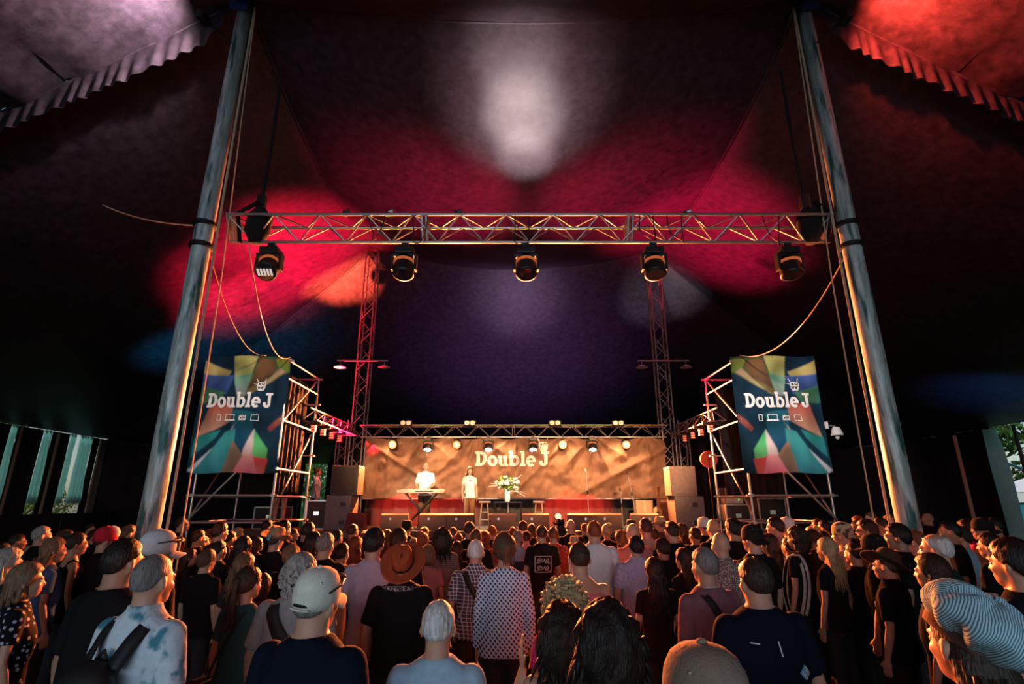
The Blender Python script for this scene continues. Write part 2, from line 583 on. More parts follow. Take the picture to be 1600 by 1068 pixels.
king_pole(5.3, 7.5, 'weathered grey steel tent pole rising from the crowd at right, hand against it', -1)

def truss(name, label, cat, A, B, s, inv=False, bays=12, m=m_alu, r=.024, box=False, group=None, plates=()):
    A, B = Vector(A), Vector(B)
    d = (B - A).normalized()
    up = Vector((0, 0, 1)) if abs(d.z) < .9 else Vector((0, 1, 0))
    sd = d.cross(up).normalized()
    up = sd.cross(d)
    t = thing(name, label, cat, A, group=group)
    L = (B - A).length
    k = -1 if inv else 1
    if box:
        off = [sd * s / 2 + up * s / 2, sd * s / 2 - up * s / 2, -sd * s / 2 - up * s / 2, -sd * s / 2 + up * s / 2]
        pairs = [(0, 1), (1, 2), (2, 3), (3, 0)]
    else:
        off = [sd * s / 2 - up * s * .43 * k, -sd * s / 2 - up * s * .43 * k, up * s * .43 * k]
        pairs = [(0, 2), (1, 2), (0, 1)]
    for o in off:
        cyl_between('chord', o, o + d * L, r, m, t)
    st = L / bays
    for pi, (a, b) in enumerate(pairs):
        for i in range(bays):
            p, q_ = d * (st * i), d * (st * (i + 1))
            if i % 2 == 0:
                cyl_between('brace', off[a] + p, off[b] + q_, r * .5, m, t)
            else:
                cyl_between('brace', off[b] + p, off[a] + q_, r * .5, m, t)
    for f in plates:
        for u in (-.035, .035):
            q = MB()
            q.loft([[o * 1.1 + d * (L * f + u - .012) for o in off], [o * 1.1 + d * (L * f + u + .012) for o in off]])
            q.build('coupling_plate', m, t)
    return t
truss('lighting_truss', 'long silver triangular truss slung between the two front tent poles', 'truss', (-4.55, 7.75, 6.38), (5.12, 7.75, 6.38), .44, inv=True, bays=26, plates=(.003, .325, .667, .997))
truss('lighting_truss', 'silver truss along the top of the stage banner, red lamps under it', 'truss', (-4.9, 17.35, 4.38), (5.0, 17.35, 4.38), .42, inv=True, bays=26, plates=(.5,))
truss('lighting_truss', 'short silver side truss from left scaffold back to the left mast', 'truss', (-5.3, 13.9, 4.40), (-5.2, 17.3, 4.40), .38, bays=10)
truss('lighting_truss', 'short silver side truss from right scaffold back to the right mast', 'truss', (5.4, 13.9, 4.40), (5.3, 17.3, 4.40), .38, bays=10)
for x, lb in ((-5.05, 'slender lattice mast at the left end of the stage banner'), (5.1, 'slender lattice mast at the right end of the stage banner')):
    t = truss('lattice_mast', lb, 'mast', (x, 17.6, 0), (x, 17.6, H), .40, bays=24, m=m_mast, r=.026, box=True)
    q = MB(); q.box((0, 0, .02), (.7, .7, .04)); q.build('base_plate', m_mast, t)
    q = MB(); q.ell((0, 0, H - .05), (.42, .42, .16)); q.build('head_cap', m_black, t)
    # second, shorter truss leg bolted beside the mast
    sgn = -1 if x < 0 else 1
    t2 = truss('upright_truss', 'short upright truss leg bolted beside the %s mast' % ('left' if x < 0 else 'right'), 'truss', (x + sgn * .46, 17.5, 0.02), (x + sgn * .46, 17.5, 4.75), .32, bays=14, box=True, m=m_mast)
    # cross bar with two dish lamps high on the mast
    z = 6.74
    xc = x + (.02 if x < 0 else 0)
    t3 = thing('lamp_bar', 'thin cross bar with two hanging dish lamps high on the %s mast' % ('left' if x < 0 else 'right'), 'lamp', (xc, 17.3, z))
    cyl_between('bar', (-.86, 0, 0), (.86, 0, 0), .03, m_alu, t3)
    q = MB(); q.box((0, .12, 0), (.16, .18, .12)); q.build('clamp', m_black, t3)
    for u in (-.74, .74):
        cyl_between('stem', (u, 0, 0), (u, 0, -.14), .014, m_alu, t3)
        q = MB(); q.lathe([(.03, -.13), (.06, -.15), (.19, -.22), (.20, -.23), (.18, -.225)], (u, 0, 0), 18)
        q.build('dish_shade', mat('dish_enamel', (.75, .6, .55), .5), t3, smooth=True)

# chain hoists in black bags at the truss ends
for x, sd in ((-4.15, 'left'), (4.85, 'right')):
    t = thing('chain_hoist', 'black chain hoist and bag hanging at the %s end of the front truss' % sd, 'hoist', (x, 7.75, 6.2))
    q = MB(); q.tube([(0, 0, -.02), (0, 0, .15), (.02, 0, .45), (0, 0, .62)], [.10, .19, .19, .06], 12); q.build('bag', m_blackcloth, t, smooth=True)
    q = MB(); q.box((0, 0, .72), (.14, .12, .26)); q.build('motor', m_black, t, bevel=.02)
    q = MB(); q.tube([(0, 0, .8), (.02 if x < 0 else -.02, 0, 1.9), (0, 0, 3.4)], .03, 6); q.build('sling', m_blackcloth, t)
    q = MB(); q.tube([(.05, -.18, .62), (.3 if x > 0 else -.3, -.1, .45), (.22 if x > 0 else -.22, -.05, -.05)], .05, 6, flat=.4); q.build('strap', m_blackcloth, t)

# moving heads under the front truss
def moving_head(loc, label, tilt, group, lensmat, s=1.0, pan=0, lit_rows=False):
    t = thing('moving_head_light', label, 'stage light', loc, pan, group)
    q = MB(); q.box((0, 0, -.05 * s), (.26 * s, .22 * s, .10 * s)); q.build('base', m_black, t, bevel=.015)
    q = MB(); q.box((0, 0, .03 * s), (.10 * s, .06 * s, .10 * s)); q.build('clamp', m_black, t)
    q = MB()
    q.box((-.165 * s, 0, -.21 * s), (.035 * s, .12 * s, .26 * s)); q.box((.165 * s, 0, -.21 * s), (.035 * s, .12 * s, .26 * s)); q.box((0, 0, -.115 * s), (.36 * s, .14 * s, .04 * s))
    q.build('yoke', m_black, t, bevel=.01)
    R = Matrix.Rotation(tilt, 3, 'X')
    c = Vector((0, 0, -.28 * s))
    q = MB(); q.lathe([(.06 * s, .17 * s), (.13 * s, .14 * s), (.145 * s, 0), (.15 * s, -.10 * s), (.155 * s, -.14 * s), (.13 * s, -.145 * s)], c, 22, rot=R)
    h = q.build('head', m_black, t, smooth=True)
    q = MB(); q.lathe([(.128 * s, -.142 * s), (.128 * s, -.150 * s)], c, 22, rot=R)
    q.build('lens', lensmat, h)
    q = MB(); q.lathe([(.16 * s, .04 * s), (.16 * s, .075 * s)], c, 22, rot=R)
    q.build('cooling_ring', m_ring_glow, h)  # orange glow put into the ring's colour; the ring is no lamp
    if lit_rows:
        for k in range(5):
            q = MB(); p = Vector(((k - 2) * .045 * s, .0, -.158 * s)); q.box(c + R @ p, (.026 * s, .11 * s, .01), R)
            q.build('led_cell', mat('lens_dim_white', (.8, .7, .65), emit=.55, ecol=(1, .75, .65)), h)
    return t
gm = 'moving heads under the front truss'
for px, lb, tl in ((424, 'black moving head light under front truss, pale row of lenses lit, leftmost', -.65), (633, 'black moving head light second from left under front truss', -.25),
                   (822, 'black moving head light at the middle of the front truss', -.3), (1020, 'black moving head light fourth from left under front truss', -.28), (1230, 'black moving head light at the right end of the front truss', -.15)):
    p = at(px, 370, 7.72)
    moving_head((p.x, 7.78, 6.08), lb, tl, gm, m_glass, 1.12, 0, px == 424)

# small clamps and cables lying on the front truss
for i, (px, lb) in enumerate(((538, 'small clamp lamp on front truss, left of the second moving head'), (606, 'small clamp lamp on front truss above the second moving head'), (713, 'small dark clamp on front truss left of the middle moving head'), (1072, 'small clamp lamp on front truss, right of the fourth moving head'))):
    p = at(px, 335, 7.6)
    t = thing('truss_clamp', lb, 'clamp', (p.x, 7.62, 6.6))
    q = MB(); q.box((0, 0, .03), (.07, .06, .08)); q.build('jaw', m_black, t, bevel=.01)
    q = MB(); q.lathe([(.03, 0), (.045, .08)], (0, 0, .05), 12, rot=Matrix.Rotation(1.2, 3, 'Y')); q.build('lamp_housing', m_alu if i % 2 else m_black, t)
for i, px in enumerate((575, 640, 800, 998, 1045, 1195)):
    p = at(px, 345, 7.6)
    q = MB()
    pts = [Vector((p.x + .25 * u + .05 * math.sin(u * 7 + i), 7.6 - .03, 6.6 - (.42 + .06 * (i % 3)) * (1 - (2 * u - 1) ** 4) + .06 * math.sin(PI * u * 2))) for u in [k / 14 for k in range(15)]]
    q.tube(pts, .009, 5)
    tag(q.build('cable', m_cable, smooth=True), ('black cable loop on front truss between first and second moving heads', 'black cable loop on front truss above second moving head', 'black cable loop on front truss just left of middle moving head', 'black cable loop on front truss above fourth moving head', 'black cable loop on front truss just right of fourth moving head', 'black cable loop on front truss just left of rightmost moving head')[i], 'cable', 'cables on the front truss')

def hang(name, label, pts, r, m, cat, sag=0, n=20):
    q = MB()
    P = [Vector(p) for p in pts]
    if len(P) == 2:
        P = [P[0].lerp(P[1], k / n) - Vector((0, 0, 4 * sag * (k / n) * (1 - k / n))) for k in range(n + 1)]
    q.tube(P, r, 5)
    return tag(q.build(name, m, smooth=True), label, cat)
hang('rope', 'thin rope sagging from front truss left end to the left scaffold top', [(-4.25, 7.75, 6.15), (-5.32, 12.3, 5.5)], .011, m_rope, 'rope', .62)
hang('rope', 'thin rope from left tent pole sagging towards the left scaffold banner', [(-4.75, 7.5, 6.0), (-5.9, 12.3, 5.55)], .008, m_rope, 'rope', .5)
hang('rope', 'thin rope sagging from right tent pole to the right scaffold top', [(5.22, 7.5, 5.9), (5.45, 12.3, 5.55)], .011, m_rope, 'rope', .55)
hang('rope', 'thin guy line from the left tent pole collar out to the left', [(-4.95, 7.5, 6.35), (-8.4, 9.6, 8.0)], .012, m_rope, 'rope', .1)

# ------------------------------------------------------------------ the stage
t = thing('stage_platform', 'low dark stage platform with black skirt, performers on it', 'stage', (0, 0, 0))
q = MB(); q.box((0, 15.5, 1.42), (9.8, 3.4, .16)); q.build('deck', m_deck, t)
q = MB(); q.box((0, 13.83, .67), (9.8, .04, 1.34)); q.build('front_skirt', m_blackcloth, t)
for x in (-4.6, -2.3, 0, 2.3, 4.6):
    for y in (14.2, 17.0):
        cyl_between('leg', (x, y, 0), (x, y, 1.35), .03, m_steel, t)
for sx, lb in ((-1, 'left'), (1, 'right')):
    t = thing('wing_platform', 'low dark side platform under the %s speaker stack and scaffold' % lb, 'platform', (0, 0, 0))
    q = MB(); q.box((sx * 6.1, 15.4, 1.42), (2.3, 1.9, .16)); q.build('deck', m_deck, t)
    q = MB(); q.box((sx * 6.1, 14.47, .67), (2.3, .04, 1.34)); q.build('front_skirt', m_blackcloth, t)
    for x in (5.1, 7.1):
        for y in (14.7, 16.1):
            cyl_between('leg', (sx * x, y, 0), (sx * x, y, 1.35), .03, m_steel, t)

# black drapes behind the stage
def drape(name, label, x0, x1, Y, z0, z1, m, folds=12, amp=.06, cat='curtain', along='x'):
    q = MB()
    n = folds * 8
    vs, fs = [], []
    for i in range(n + 1):
        u = i / n
        for k in range(9):
            v = k / 8
            d = amp * math.sin(u * folds * 2 * PI) * (.5 + .5 * (1 - v)) + amp * .5 * noise.noise(Vector((u * 9, v * 2, x0)))
            a = x0 + (x1 - x0) * u
            z = z0 + (z1 - z0) * v
            vs.append((a, Y + d, z) if along == 'x' else (Y + d, a, z))
    for i in range(n):
        for k in range(8):
            a = i * 9 + k
            fs.append((a, a + 9, a + 10, a + 1))
    q.add(vs, fs)
    o = q.build(name, m, smooth=True)
    so = o.modifiers.new('thick', 'SOLIDIFY'); so.thickness = .006
    return tag(o, label, cat)
drape('stage_curtain', 'dark pleated curtain below and behind the stage banner', -4.75, 4.85, 17.9, .02, 4.2, m_drape, 26, .05)
drape('stage_curtain', 'black masking curtain hanging behind the left side truss', -5.9, -5.1, 18.1, .02, 4.5, m_blackcloth, 5, .05)
drape('stage_curtain', 'black masking curtain hanging behind the right side truss', 5.15, 7.6, 18.2, .02, 4.5, m_blackcloth, 9, .05)

# slab letters -------------------------------------------------------------
def rect(x0, y0, x1, y1, n=4):
    vs, fs = [], []
    for j in range(n + 1):
        for i in range(n + 1):
            vs.append((x0 + (x1 - x0) * i / n, y0 + (y1 - y0) * j / n))
    for j in range(n):
        for i in range(n):
            a = j * (n + 1) + i
            fs.append((a, a + 1, a + n + 2, a + n + 1))
    return vs, fs
def ring(cx, cy, ox, oy, ix, iy, a0=0, a1=360, n=28):
    vs, fs = [], []
    for i in range(n + 1):
        a = math.radians(a0 + (a1 - a0) * i / n)
        for k in (0, .5, 1):
            vs.append((cx + (ox + (ix - ox) * k) * math.cos(a), cy + (oy + (iy - oy) * k) * math.sin(a)))
    for i in range(n):
        for k in range(2):
            a = i * 3 + k
            fs.append((a, a + 3, a + 4, a + 1))
    return vs, fs
def disc(cx, cy, rx, ry, n=24):
    return ring(cx, cy, rx, ry, .001, .001, 0, 360, n)
def poly(*p):
    return list(p), [tuple(range(len(p)))]
GLY = {
    'D': (.88, [rect(.09, 0, .34, 1), rect(0, 0, .42, .17), rect(0, .83, .42, 1), ring(.33, .5, .53, .5, .27, .32, -90, 90)]),
    'o': (.76, [ring(.37, .36, .37, .38, .14, .2)]),
    'u': (.80, [rect(.07, .2, .29, .72), rect(0, .57, .29, .72), ring(.37, .26, .30, .28, .08, .12, 180, 360), rect(.45, 0, .67, .72), rect(.38, .57, .67, .72), rect(.45, 0, .77, .14)]),
    'b': (.80, [rect(.07, 0, .29, 1.06), rect(0, .91, .29, 1.06), ring(.42, .36, .36, .38, .13, .2)]),
    'l': (.44, [rect(.1, 0, .33, 1.06), rect(0, .91, .33, 1.06), rect(0, 0, .42, .15)]),
    'e': (.76, [ring(.37, .36, .37, .38, .14, .2, 0, 312), rect(.12, .29, .735, .43)]),
    'J': (.72, [rect(.14, .83, .74, 1), rect(.36, .22, .60, 1), ring(.29, .24, .31, .26, .07, .09, 180, 360), rect(-.02, .2, .22, .36)]),
}
def lettering(text, size, f, m, parent):
    """f(u, v) maps flat sign coordinates to the surface of the sign"""
    x = 0
    for ch in text:
        if ch == ' ':
            x += .2 * size
            continue
        wd, shapes = GLY[ch]
        q = MB()
        for vs, fs in shapes:
            q.add([f(x + a * size, b * size) for a, b in vs], fs)
        o = q.build('letter', m, parent)
        o.modifiers.new('thick', 'SOLIDIFY').thickness = .004
        x += (wd + .02) * size
    return x
LW = sum(GLY[c][0] + .02 for c in 'DoubleJ') + .2
def emblem(f, s, m, md, parent):
    """drum emblem with sticks, two eyes and a row of teeth"""
    def put(name, shapes, mm, off):
        q = MB()
        for vs, fs in shapes:
            q.add([f(a * s, b * s, off) for a, b in vs], fs)
        return q.build(name, mm, parent)
    put('drum_emblem', [disc(0, .30, .52, .28), poly((-.5, .26), (.5, .26), (.46, -.1), (-.46, -.1)), poly((-.46, -.1), (-.30, -.42), (.30, -.42), (.46, -.1)),
                        poly((-.42, .48), (-.62, .95), (-.55, .97), (-.34, .52)), poly((.3, .52), (.42, 1.0), (.49, .98), (.38, .5)), poly((-.5, .34), (-.85, .42), (-.84, .36), (-.5, .28))], m, .012)
    put('drum_emblem_eyes', [disc(-.22, .30, .13, .12), disc(.2, .33, .2, .16), ring(0, .10, .5, .12, .5, .05, 180, 360), poly((-.40, -.02), (-.22, -.30), (-.06, -.05)), poly((-.04, -.05), (.14, -.32), (.28, -.04))], md, .018)
    put('drum_emblem_pupils', [disc(.2, .36, .09, .07)], m, .024)

# the wide stage banner ----------------------------------------------------
BX0, BX1, BZ0, BZ1, BY = -4.66, 4.86, 2.31, 4.17, 17.25
ties = [(-3.9, 4.25), (-2.85, 4.2), (-1.15, 4.25), (.1, 4.2), (1.62, 4.25), (2.6, 4.2), (4.3, 4.25)]
def banner_y(x, z):
    d = 0
    for i, (tx, tz) in enumerate(ties):
        dx, dz = x - tx, tz + .05 - z
        if dz <= 0.02:
            continue
        a = math.atan2(dx, dz)
        r = math.hypot(dx, dz)
        wgt = math.exp(-(dx / 1.3) ** 2)
        d += wgt * .085 * (1 - abs(math.sin(a * (3.5 + i % 3) + i * 2.1))) * min(1, r / .4)
    d += .05 * noise.noise(Vector((x * 1.3 + z * .8, z * 1.4, 2.0))) + .045 * noise.noise(Vector((x * 3.6 - z * 2, z * 3.4, 5.0))) + .016 * noise.noise(Vector((x * 10, z * 5, 9.0)))
    # two long diagonal creases sweep up from the lower left and lower right
    d += .09 * math.exp(-((z - 4.0 + (x + 4.6) * .62 - .05) / .11) ** 2) * (1 if x < -1.9 else 0.3)
    d += .10 * math.exp(-((z - 2.55 - (x - 2.3) * .50) / .14) ** 2) * (1 if x > 1.2 else 0)
    d += .08 * math.exp(-((z - 2.35 - (x + .1) * .95) / .14) ** 2) * (1 if x > -.2 else 0)
    return BY - d * 1.7
def bsurf(u, v, off=.014):
    return Vector((u, banner_y(u, v) - off, v))
t = thing('stage_banner', 'wide creased brown stage banner with white lettering, behind the performers', 'banner', (0, 0, 0))
q = MB()
NX, NZ = 300, 70
vs, fs = [], []
for j in range(NZ + 1):
    for i in range(NX + 1):
        x = BX0 + (BX1 - BX0) * i / NX
        zt = BZ1 - .03 * (1 - math.cos((x - .5) * 5))
        z = BZ0 + (zt - BZ0) * j / NZ
        vs.append((x, banner_y(x, z), z))
for j in range(NZ):
    for i in range(NX):
        a = j * (NX + 1) + i
        fs.append((a, a + 1, a + NX + 2, a + NX + 1))
q.add(vs, fs)
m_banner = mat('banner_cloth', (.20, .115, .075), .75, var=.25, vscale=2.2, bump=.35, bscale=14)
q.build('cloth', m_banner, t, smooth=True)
sz = .44
ox = at(743, 725, BY).x
lettering('Double J', sz, lambda u, v: bsurf(ox + u * 2.33 / (LW * sz), 3.28 + v), m_white, t)
emblem(lambda u, v, off: bsurf(1.0 + u, 3.86 + v, off + .004), .30, m_white, m_banner, t)
cyl_between('bottom_pole', (BX0, BY - .02, BZ0 - .02), (BX1, BY - .02, BZ0 - .02), .018, m_alu, t)
for tx, tz in ties:
    cyl_between('tie', (tx, BY, 4.15), (tx, 17.33, 4.22), .012, m_black, t)

# stage lights under and on the stage truss -------------------------------
for px, lb in ((614, 'glowing red can light under the stage truss, far left'), (714, 'glowing red can light under the stage truss above the singer'), (879, 'glowing red can light under the stage truss right of the lettering'), (978, 'glowing red can light under the stage truss, far right')):
    p = at(px, 689, 17.0)
    t = thing('par_can', lb, 'stage light', (p.x, 17.05, 4.02), 0, 'red can lights on the stage truss')
    R = Matrix.Rotation(-1.25, 3, 'X')
    q = MB(); q.lathe([(.05, .17), (.12, .13), (.13, -.08), (.145, -.10)], (0, 0, -.07), 18, rot=R); q.build('housing', m_black, t, smooth=True)
    q = MB(); q.lathe([(.125, -.095), (.125, -.105)], (0, 0, -.07), 18, rot=R); q.build('lens', m_red_lens, t)
    q = MB(); q.lathe([(.08, -.106), (.075, -.114)], (0, 0, -.07), 18, rot=R); q.build('bulb', m_hot_lens, t)
    q = MB(); q.box((-.14, 0, .02), (.012, .05, .2)); q.box((.14, 0, .02), (.012, .05, .2)); q.box((0, 0, .12), (.29, .05, .012)); q.build('yoke', m_black, t)
for px, lb in ((668, 'black moving head with white lens under stage truss above the keyboard player'), (763, 'black moving head with white lens under stage truss above the word beginning'), (833, 'black moving head with white lens under stage truss above the drum emblem'), (926, 'black moving head with white lens under stage truss, furthest right of four')):
    p = at(px, 690, 17.0)
    moving_head((p.x, 17.1, 4.14), lb, -.45, 'white moving heads on the stage truss', m_white_lens, .9)
for px, lb in ((634, 'pair of small round blinder lamps on stage truss above keyboard player'), (734, 'pair of small round blinder lamps on stage truss above the singer'), (867, 'pair of small round blinder lamps on stage truss right of the lettering'), (966, 'pair of small round blinder lamps on stage truss near its right end')):
    p = at(px, 664, 17.1)
    t = thing('blinder_light', lb, 'stage light', (p.x, 17.1, 4.62), 0, 'twin blinders on the stage truss')
    q = MB(); q.box((0, .05, 0), (.40, .12, .17)); q.build('housing', m_black, t, bevel=.015)
    for u in (-.09, .09):
        q = MB(); q.lathe([(.07, .01), (.075, -.015)], (u, -.02, 0), 16, rot=Matrix.Rotation(-PI / 2, 3, 'X')); q.build('lens', mat('blinder_glass', (.8, .65, .5), .2, emit=.2, ecol=(1, .6, .4)), t)
for sx in (-1, 1):
    for k in range(4):
        y = 14.2 + k * .75
        x = sx * 5.32
        t = thing('led_bar_light', 'red glowing lamp under the %s side truss, %s from the audience' % ('left' if sx < 0 else 'right', ('nearest', 'second', 'third', 'furthest')[k]), 'stage light', (x, y, 4.16), 0, 'red lamps under the side trusses')
        q = MB(); q.box((0, .04, -.10), (.16, .12, .20)); q.build('housing', m_black, t, bevel=.01)
        for r in range(3):
            q = MB(); q.box((-sx * .03, -.035, -.04 - .065 * r), (.10, .02, .035)); q.build('lens', mat('lens_red_side', (1, .2, .1), emit=1.6, ecol=(1, .16, .07)), t)
        q = MB(); q.box((0, 0, .035), (.46, .05, .09)); q.build('clamp', m_black, t)
for X, Y, lb in ((-3.4, 16.2, 'small red floor lamp behind the leftmost monitor wedge'), (-1.9, 16.4, 'small red floor lamp behind the keyboard stand'), (1.98, 14.75, 'bright amber floor lamp between monitor wedges right of centre'), (1.25, 15.2, 'small amber floor lamp left of the bright one')):
    t = thing('floor_light', lb, 'stage light', (X, Y, 1.5))
    q = MB(); q.box((0, 0, .015), (.22, .16, .03)); q.build('base', m_black, t)
    back = Y > 16
    R = Matrix.Rotation(.9 if back else -1.35, 3, 'X')
    q = MB(); q.lathe([(.05, -.12), (.085, -.07), (.09, .06)], (0, 0, .30 if not back else .14), 16, rot=Matrix.Rotation(PI if not back else 0, 3, 'X') @ R if False else (Matrix.Rotation(1.35, 3, 'X') if not back else Matrix.Rotation(-.9, 3, 'X'))); q.build('housing', m_black, t, smooth=True)
    q = MB(); q.lathe([(.08, .062), (.08, .068)], (0, 0, .30 if not back else .14), 16, rot=(Matrix.Rotation(1.35, 3, 'X') if not back else Matrix.Rotation(-.9, 3, 'X'))); q.build('lens', (m_hot_lens if not back else mat('lens_floor_red', (1, .1, .05), emit=6, ecol=(1, .06, .03))), t)
    q = MB(); q.box((-.1, 0, .16), (.012, .04, .28 if not back else .2)); q.box((.1, 0, .16), (.012, .04, .28 if not back else .2)); q.build('yoke', m_black, t)

# monitor wedges -----------------------------------------------------------
WL = ['leftmost monitor wedge at the stage front, left of the keyboard', 'monitor wedge in front of the keyboard stand', 'monitor wedge in front of the singer', 'monitor wedge in front of the flower table', 'monitor wedge in front of the right stool', 'monitor wedge left of the bright amber floor lamp', 'monitor wedge right of the bright amber floor lamp', 'rightmost monitor wedge at the stage front, near the guitar']
def wedge(x, label, wd=.74):
    t = thing('monitor_wedge', label, 'speaker', (x, 14.3, 1.5), random.uniform(-.06, .06), 'monitor wedges along the stage front')
    q = MB()
    a, b = -wd / 2, wd / 2
    prof = [(-.02, 0), (.40, 0), (.46, .14), (.10, .41), (0, .36)]
    prof = [(y, z) for y, z in prof]
    n = len(prof)
    q.loft([[Vector((a, y, z)) for y, z in prof], [Vector((b, y, z)) for y, z in prof]])
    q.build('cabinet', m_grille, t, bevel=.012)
    q = MB(); q.loft([[Vector((a + .03, y, z)) for y, z in ((.44, .175), (.13, .405), (.135, .413), (.447, .182))], [Vector((b - .03, y, z)) for y, z in ((.44, .175), (.13, .405), (.135, .413), (.447, .182))]])
    q.build('grille', m_black, t)
    q = MB(); q.lathe([(.025, 0), (.03, .012)], (random.choice((-.1, .12)), -.012, .27), 10, rot=Matrix.Rotation(PI / 2, 3, 'X')); q.build('jack_plate', m_steel, t)
    for s in (a, b):
        q = MB(); q.box((s, .2, .18), (.014, .10, .05)); q.build('handle', m_black, t)
for px, lb in zip((616, 676, 719, 785, 837, 908, 951, 1008), WL):
    wedge(at(px, 812, 14.3).x, lb, .70 if px < 1000 else .72)

# speaker stacks -----------------------------------------------------------
def cabinet(px0, px1, Y, z, h, d, m, label, hand=True, grille=True):
    a, b = at(px0, 790, Y).x, at(px1, 790, Y).x
    wd = b - a
    t = thing('speaker_cabinet', label, 'speaker', ((a + b) / 2, Y, z))
    q = MB(); q.box((0, d / 2, h / 2), (wd, d, h)); q.build('box', m, t, bevel=.02)
    if grille:
        q = MB(); q.box((0, -.008, h / 2), (wd * .86, .016, h * .86)); q.build('grille', mat('grille_dark', (.03, .027, .026), .6) if m is m_cab else m, t, bevel=.006)
    if hand:
        for zz in (.22, .74):
            q = MB(); q.box((wd * .18, -.004, h * zz), (.14, .014, .10)); q.build('handle', m_black, t, bevel=.004)
    q = MB()
    for u in (-1, 1):
        for v in (-1, 1):
            q.box((u * wd * .4, d / 2 + v * d * .35, .0), (.06, .06, .03))
    return t
cabinet(513, 556, 14.4, 2.35, .76, .6, m_cab, 'black upper speaker cabinet of the left stack', False)
cabinet(508, 548, 14.3, 1.5, .85, .7, m_cabgrey, 'grey lower speaker cabinet with handles, left stack', True, False)
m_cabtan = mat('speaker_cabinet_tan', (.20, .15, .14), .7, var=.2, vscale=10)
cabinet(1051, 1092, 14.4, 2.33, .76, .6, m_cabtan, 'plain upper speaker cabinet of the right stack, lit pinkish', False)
cabinet(1055, 1101, 14.3, 1.5, .83, .7, m_cabgrey, 'grey lower speaker cabinet with handles, right stack', True, False)
q = MB(); q.loft([[Vector((x, y, z)) for y, z in ((0, 0), (.4, 0), (.3, .42))] for x in (-.25, .25)])
p = at(556, 815, 14.2)
tag(q.build('wedge_speaker', mat('wedge_dark_red', (.12, .03, .03), .6), None, loc=(p.x, 14.0, 1.5), bevel=.01), 'small sloped speaker on end beside the left stack', 'speaker')
# crates of the wings
def case(x, y, z, dx, dy, dz, label, col=(.02, .02, .022), rot=0):
    t = thing('flight_case', label, 'case', (x, y, z), rot)
    q = MB(); q.box((0, 0, dz / 2), (dx, dy, dz)); q.build('body', mat('case_%02d%02d%02d' % tuple(int(c * 99) for c in col), col, .6), t)
    for sx in (-1, 1):
        for sy in (-1, 1):
            q = MB(); q.box((sx * dx / 2, sy * dy / 2, dz / 2), (.035, .035, dz)); q.build('edge_rail', m_steel, t)
    for sz_ in (0, 1):
        for sx in (-1, 1):
            q = MB(); q.box((sx * 0, sx * dy / 2, sz_ * dz), (dx, .035, .035)); q.build('edge_rail', m_steel, t)
    q = MB(); q.box((0, -dy / 2 - .008, dz * .55), (.14, .016, .1)); q.build('latch', m_chrome, t)
    return t
case(5.9, 14.85, 1.5, .62, .6, .62, 'black flight case with silver edges under right scaffold, left of two')
case(6.85, 14.95, 1.5, .7, .6, .78, 'black flight case with silver edges under right scaffold, right of two')
case(6.3, 15.6, 1.5, .7, .5, 1.05, 'tall equipment case at the back under the right scaffold')
case(-5.3, 15.2, 1.5, .5, .5, .72, 'black case on the left wing behind the speaker stack', rot=.2)
case(-6.5, 15.2, 1.5, .8, .5, .55, 'black flight case with silver edges under the left scaffold')
# rack of cables and small gear with lit dots on the right wing
for i, (x, z, lb) in enumerate(((6.75, 2.30, 'small rack unit lying on the right flight case, green light on it'), (5.9, 2.14, 'small rack unit lying on the left flight case under right scaffold'))):
    t = thing('rack_unit', lb, 'rack', (x, 14.92, z))
    q = MB(); q.box((0, 0, .09), (.5, .4, .18)); q.build('chassis', m_black, t, bevel=.006)
    q = MB(); q.box((0, -.205, .09), (.46, .012, .15)); q.build('front_panel', m_steel, t)
    q = MB(); q.box((.12, -.215, .1), (.02, .012, .02)); q.build('indicator', mat('lens_green', (.1, 1, .2), emit=3, ecol=(.1, 1, .25)), t)
# yellow hard hat lying on the right flight case; round lamp on a stand behind the right stack
t = thing('follow_spot', 'round red-rimmed lamp on a stand behind the right speaker stack', 'stage light', (5.0, 15.2, 1.5))
p = at(1106, 717, 15.2)
t.location = (p.x, 15.2, 1.5)
hz = p.z - 1.5
cyl_between('stand', (0, 0, 0), (0, 0, hz - .2), .02, m_black, t)
q = MB(); q.lathe([(.10, .26), (.20, .10), (.21, -.05), (.23, -.08)], (0, 0, hz), 22, rot=Matrix.Rotation(-1.45, 3, 'X')); q.build('housing', m_black, t, smooth=True)
q = MB(); q.lathe([(.20, -.075), (.235, -.085), (.235, -.1), (.2, -.1)], (0, 0, hz), 24, rot=Matrix.Rotation(-1.45, 3, 'X')); q.build('rim', mat('rim_red', (.6, .08, .05), .4), t)
q = MB(); q.lathe([(.195, -.07), (.195, -.08)], (0, 0, hz), 22, rot=Matrix.Rotation(-1.45, 3, 'X')); q.build('lens', m_glass, t)
for k in range(3):
    a = k * 2.1
    cyl_between('leg', (0, 0, .35), (.3 * math.cos(a), .3 * math.sin(a), 0), .014, m_black, t)

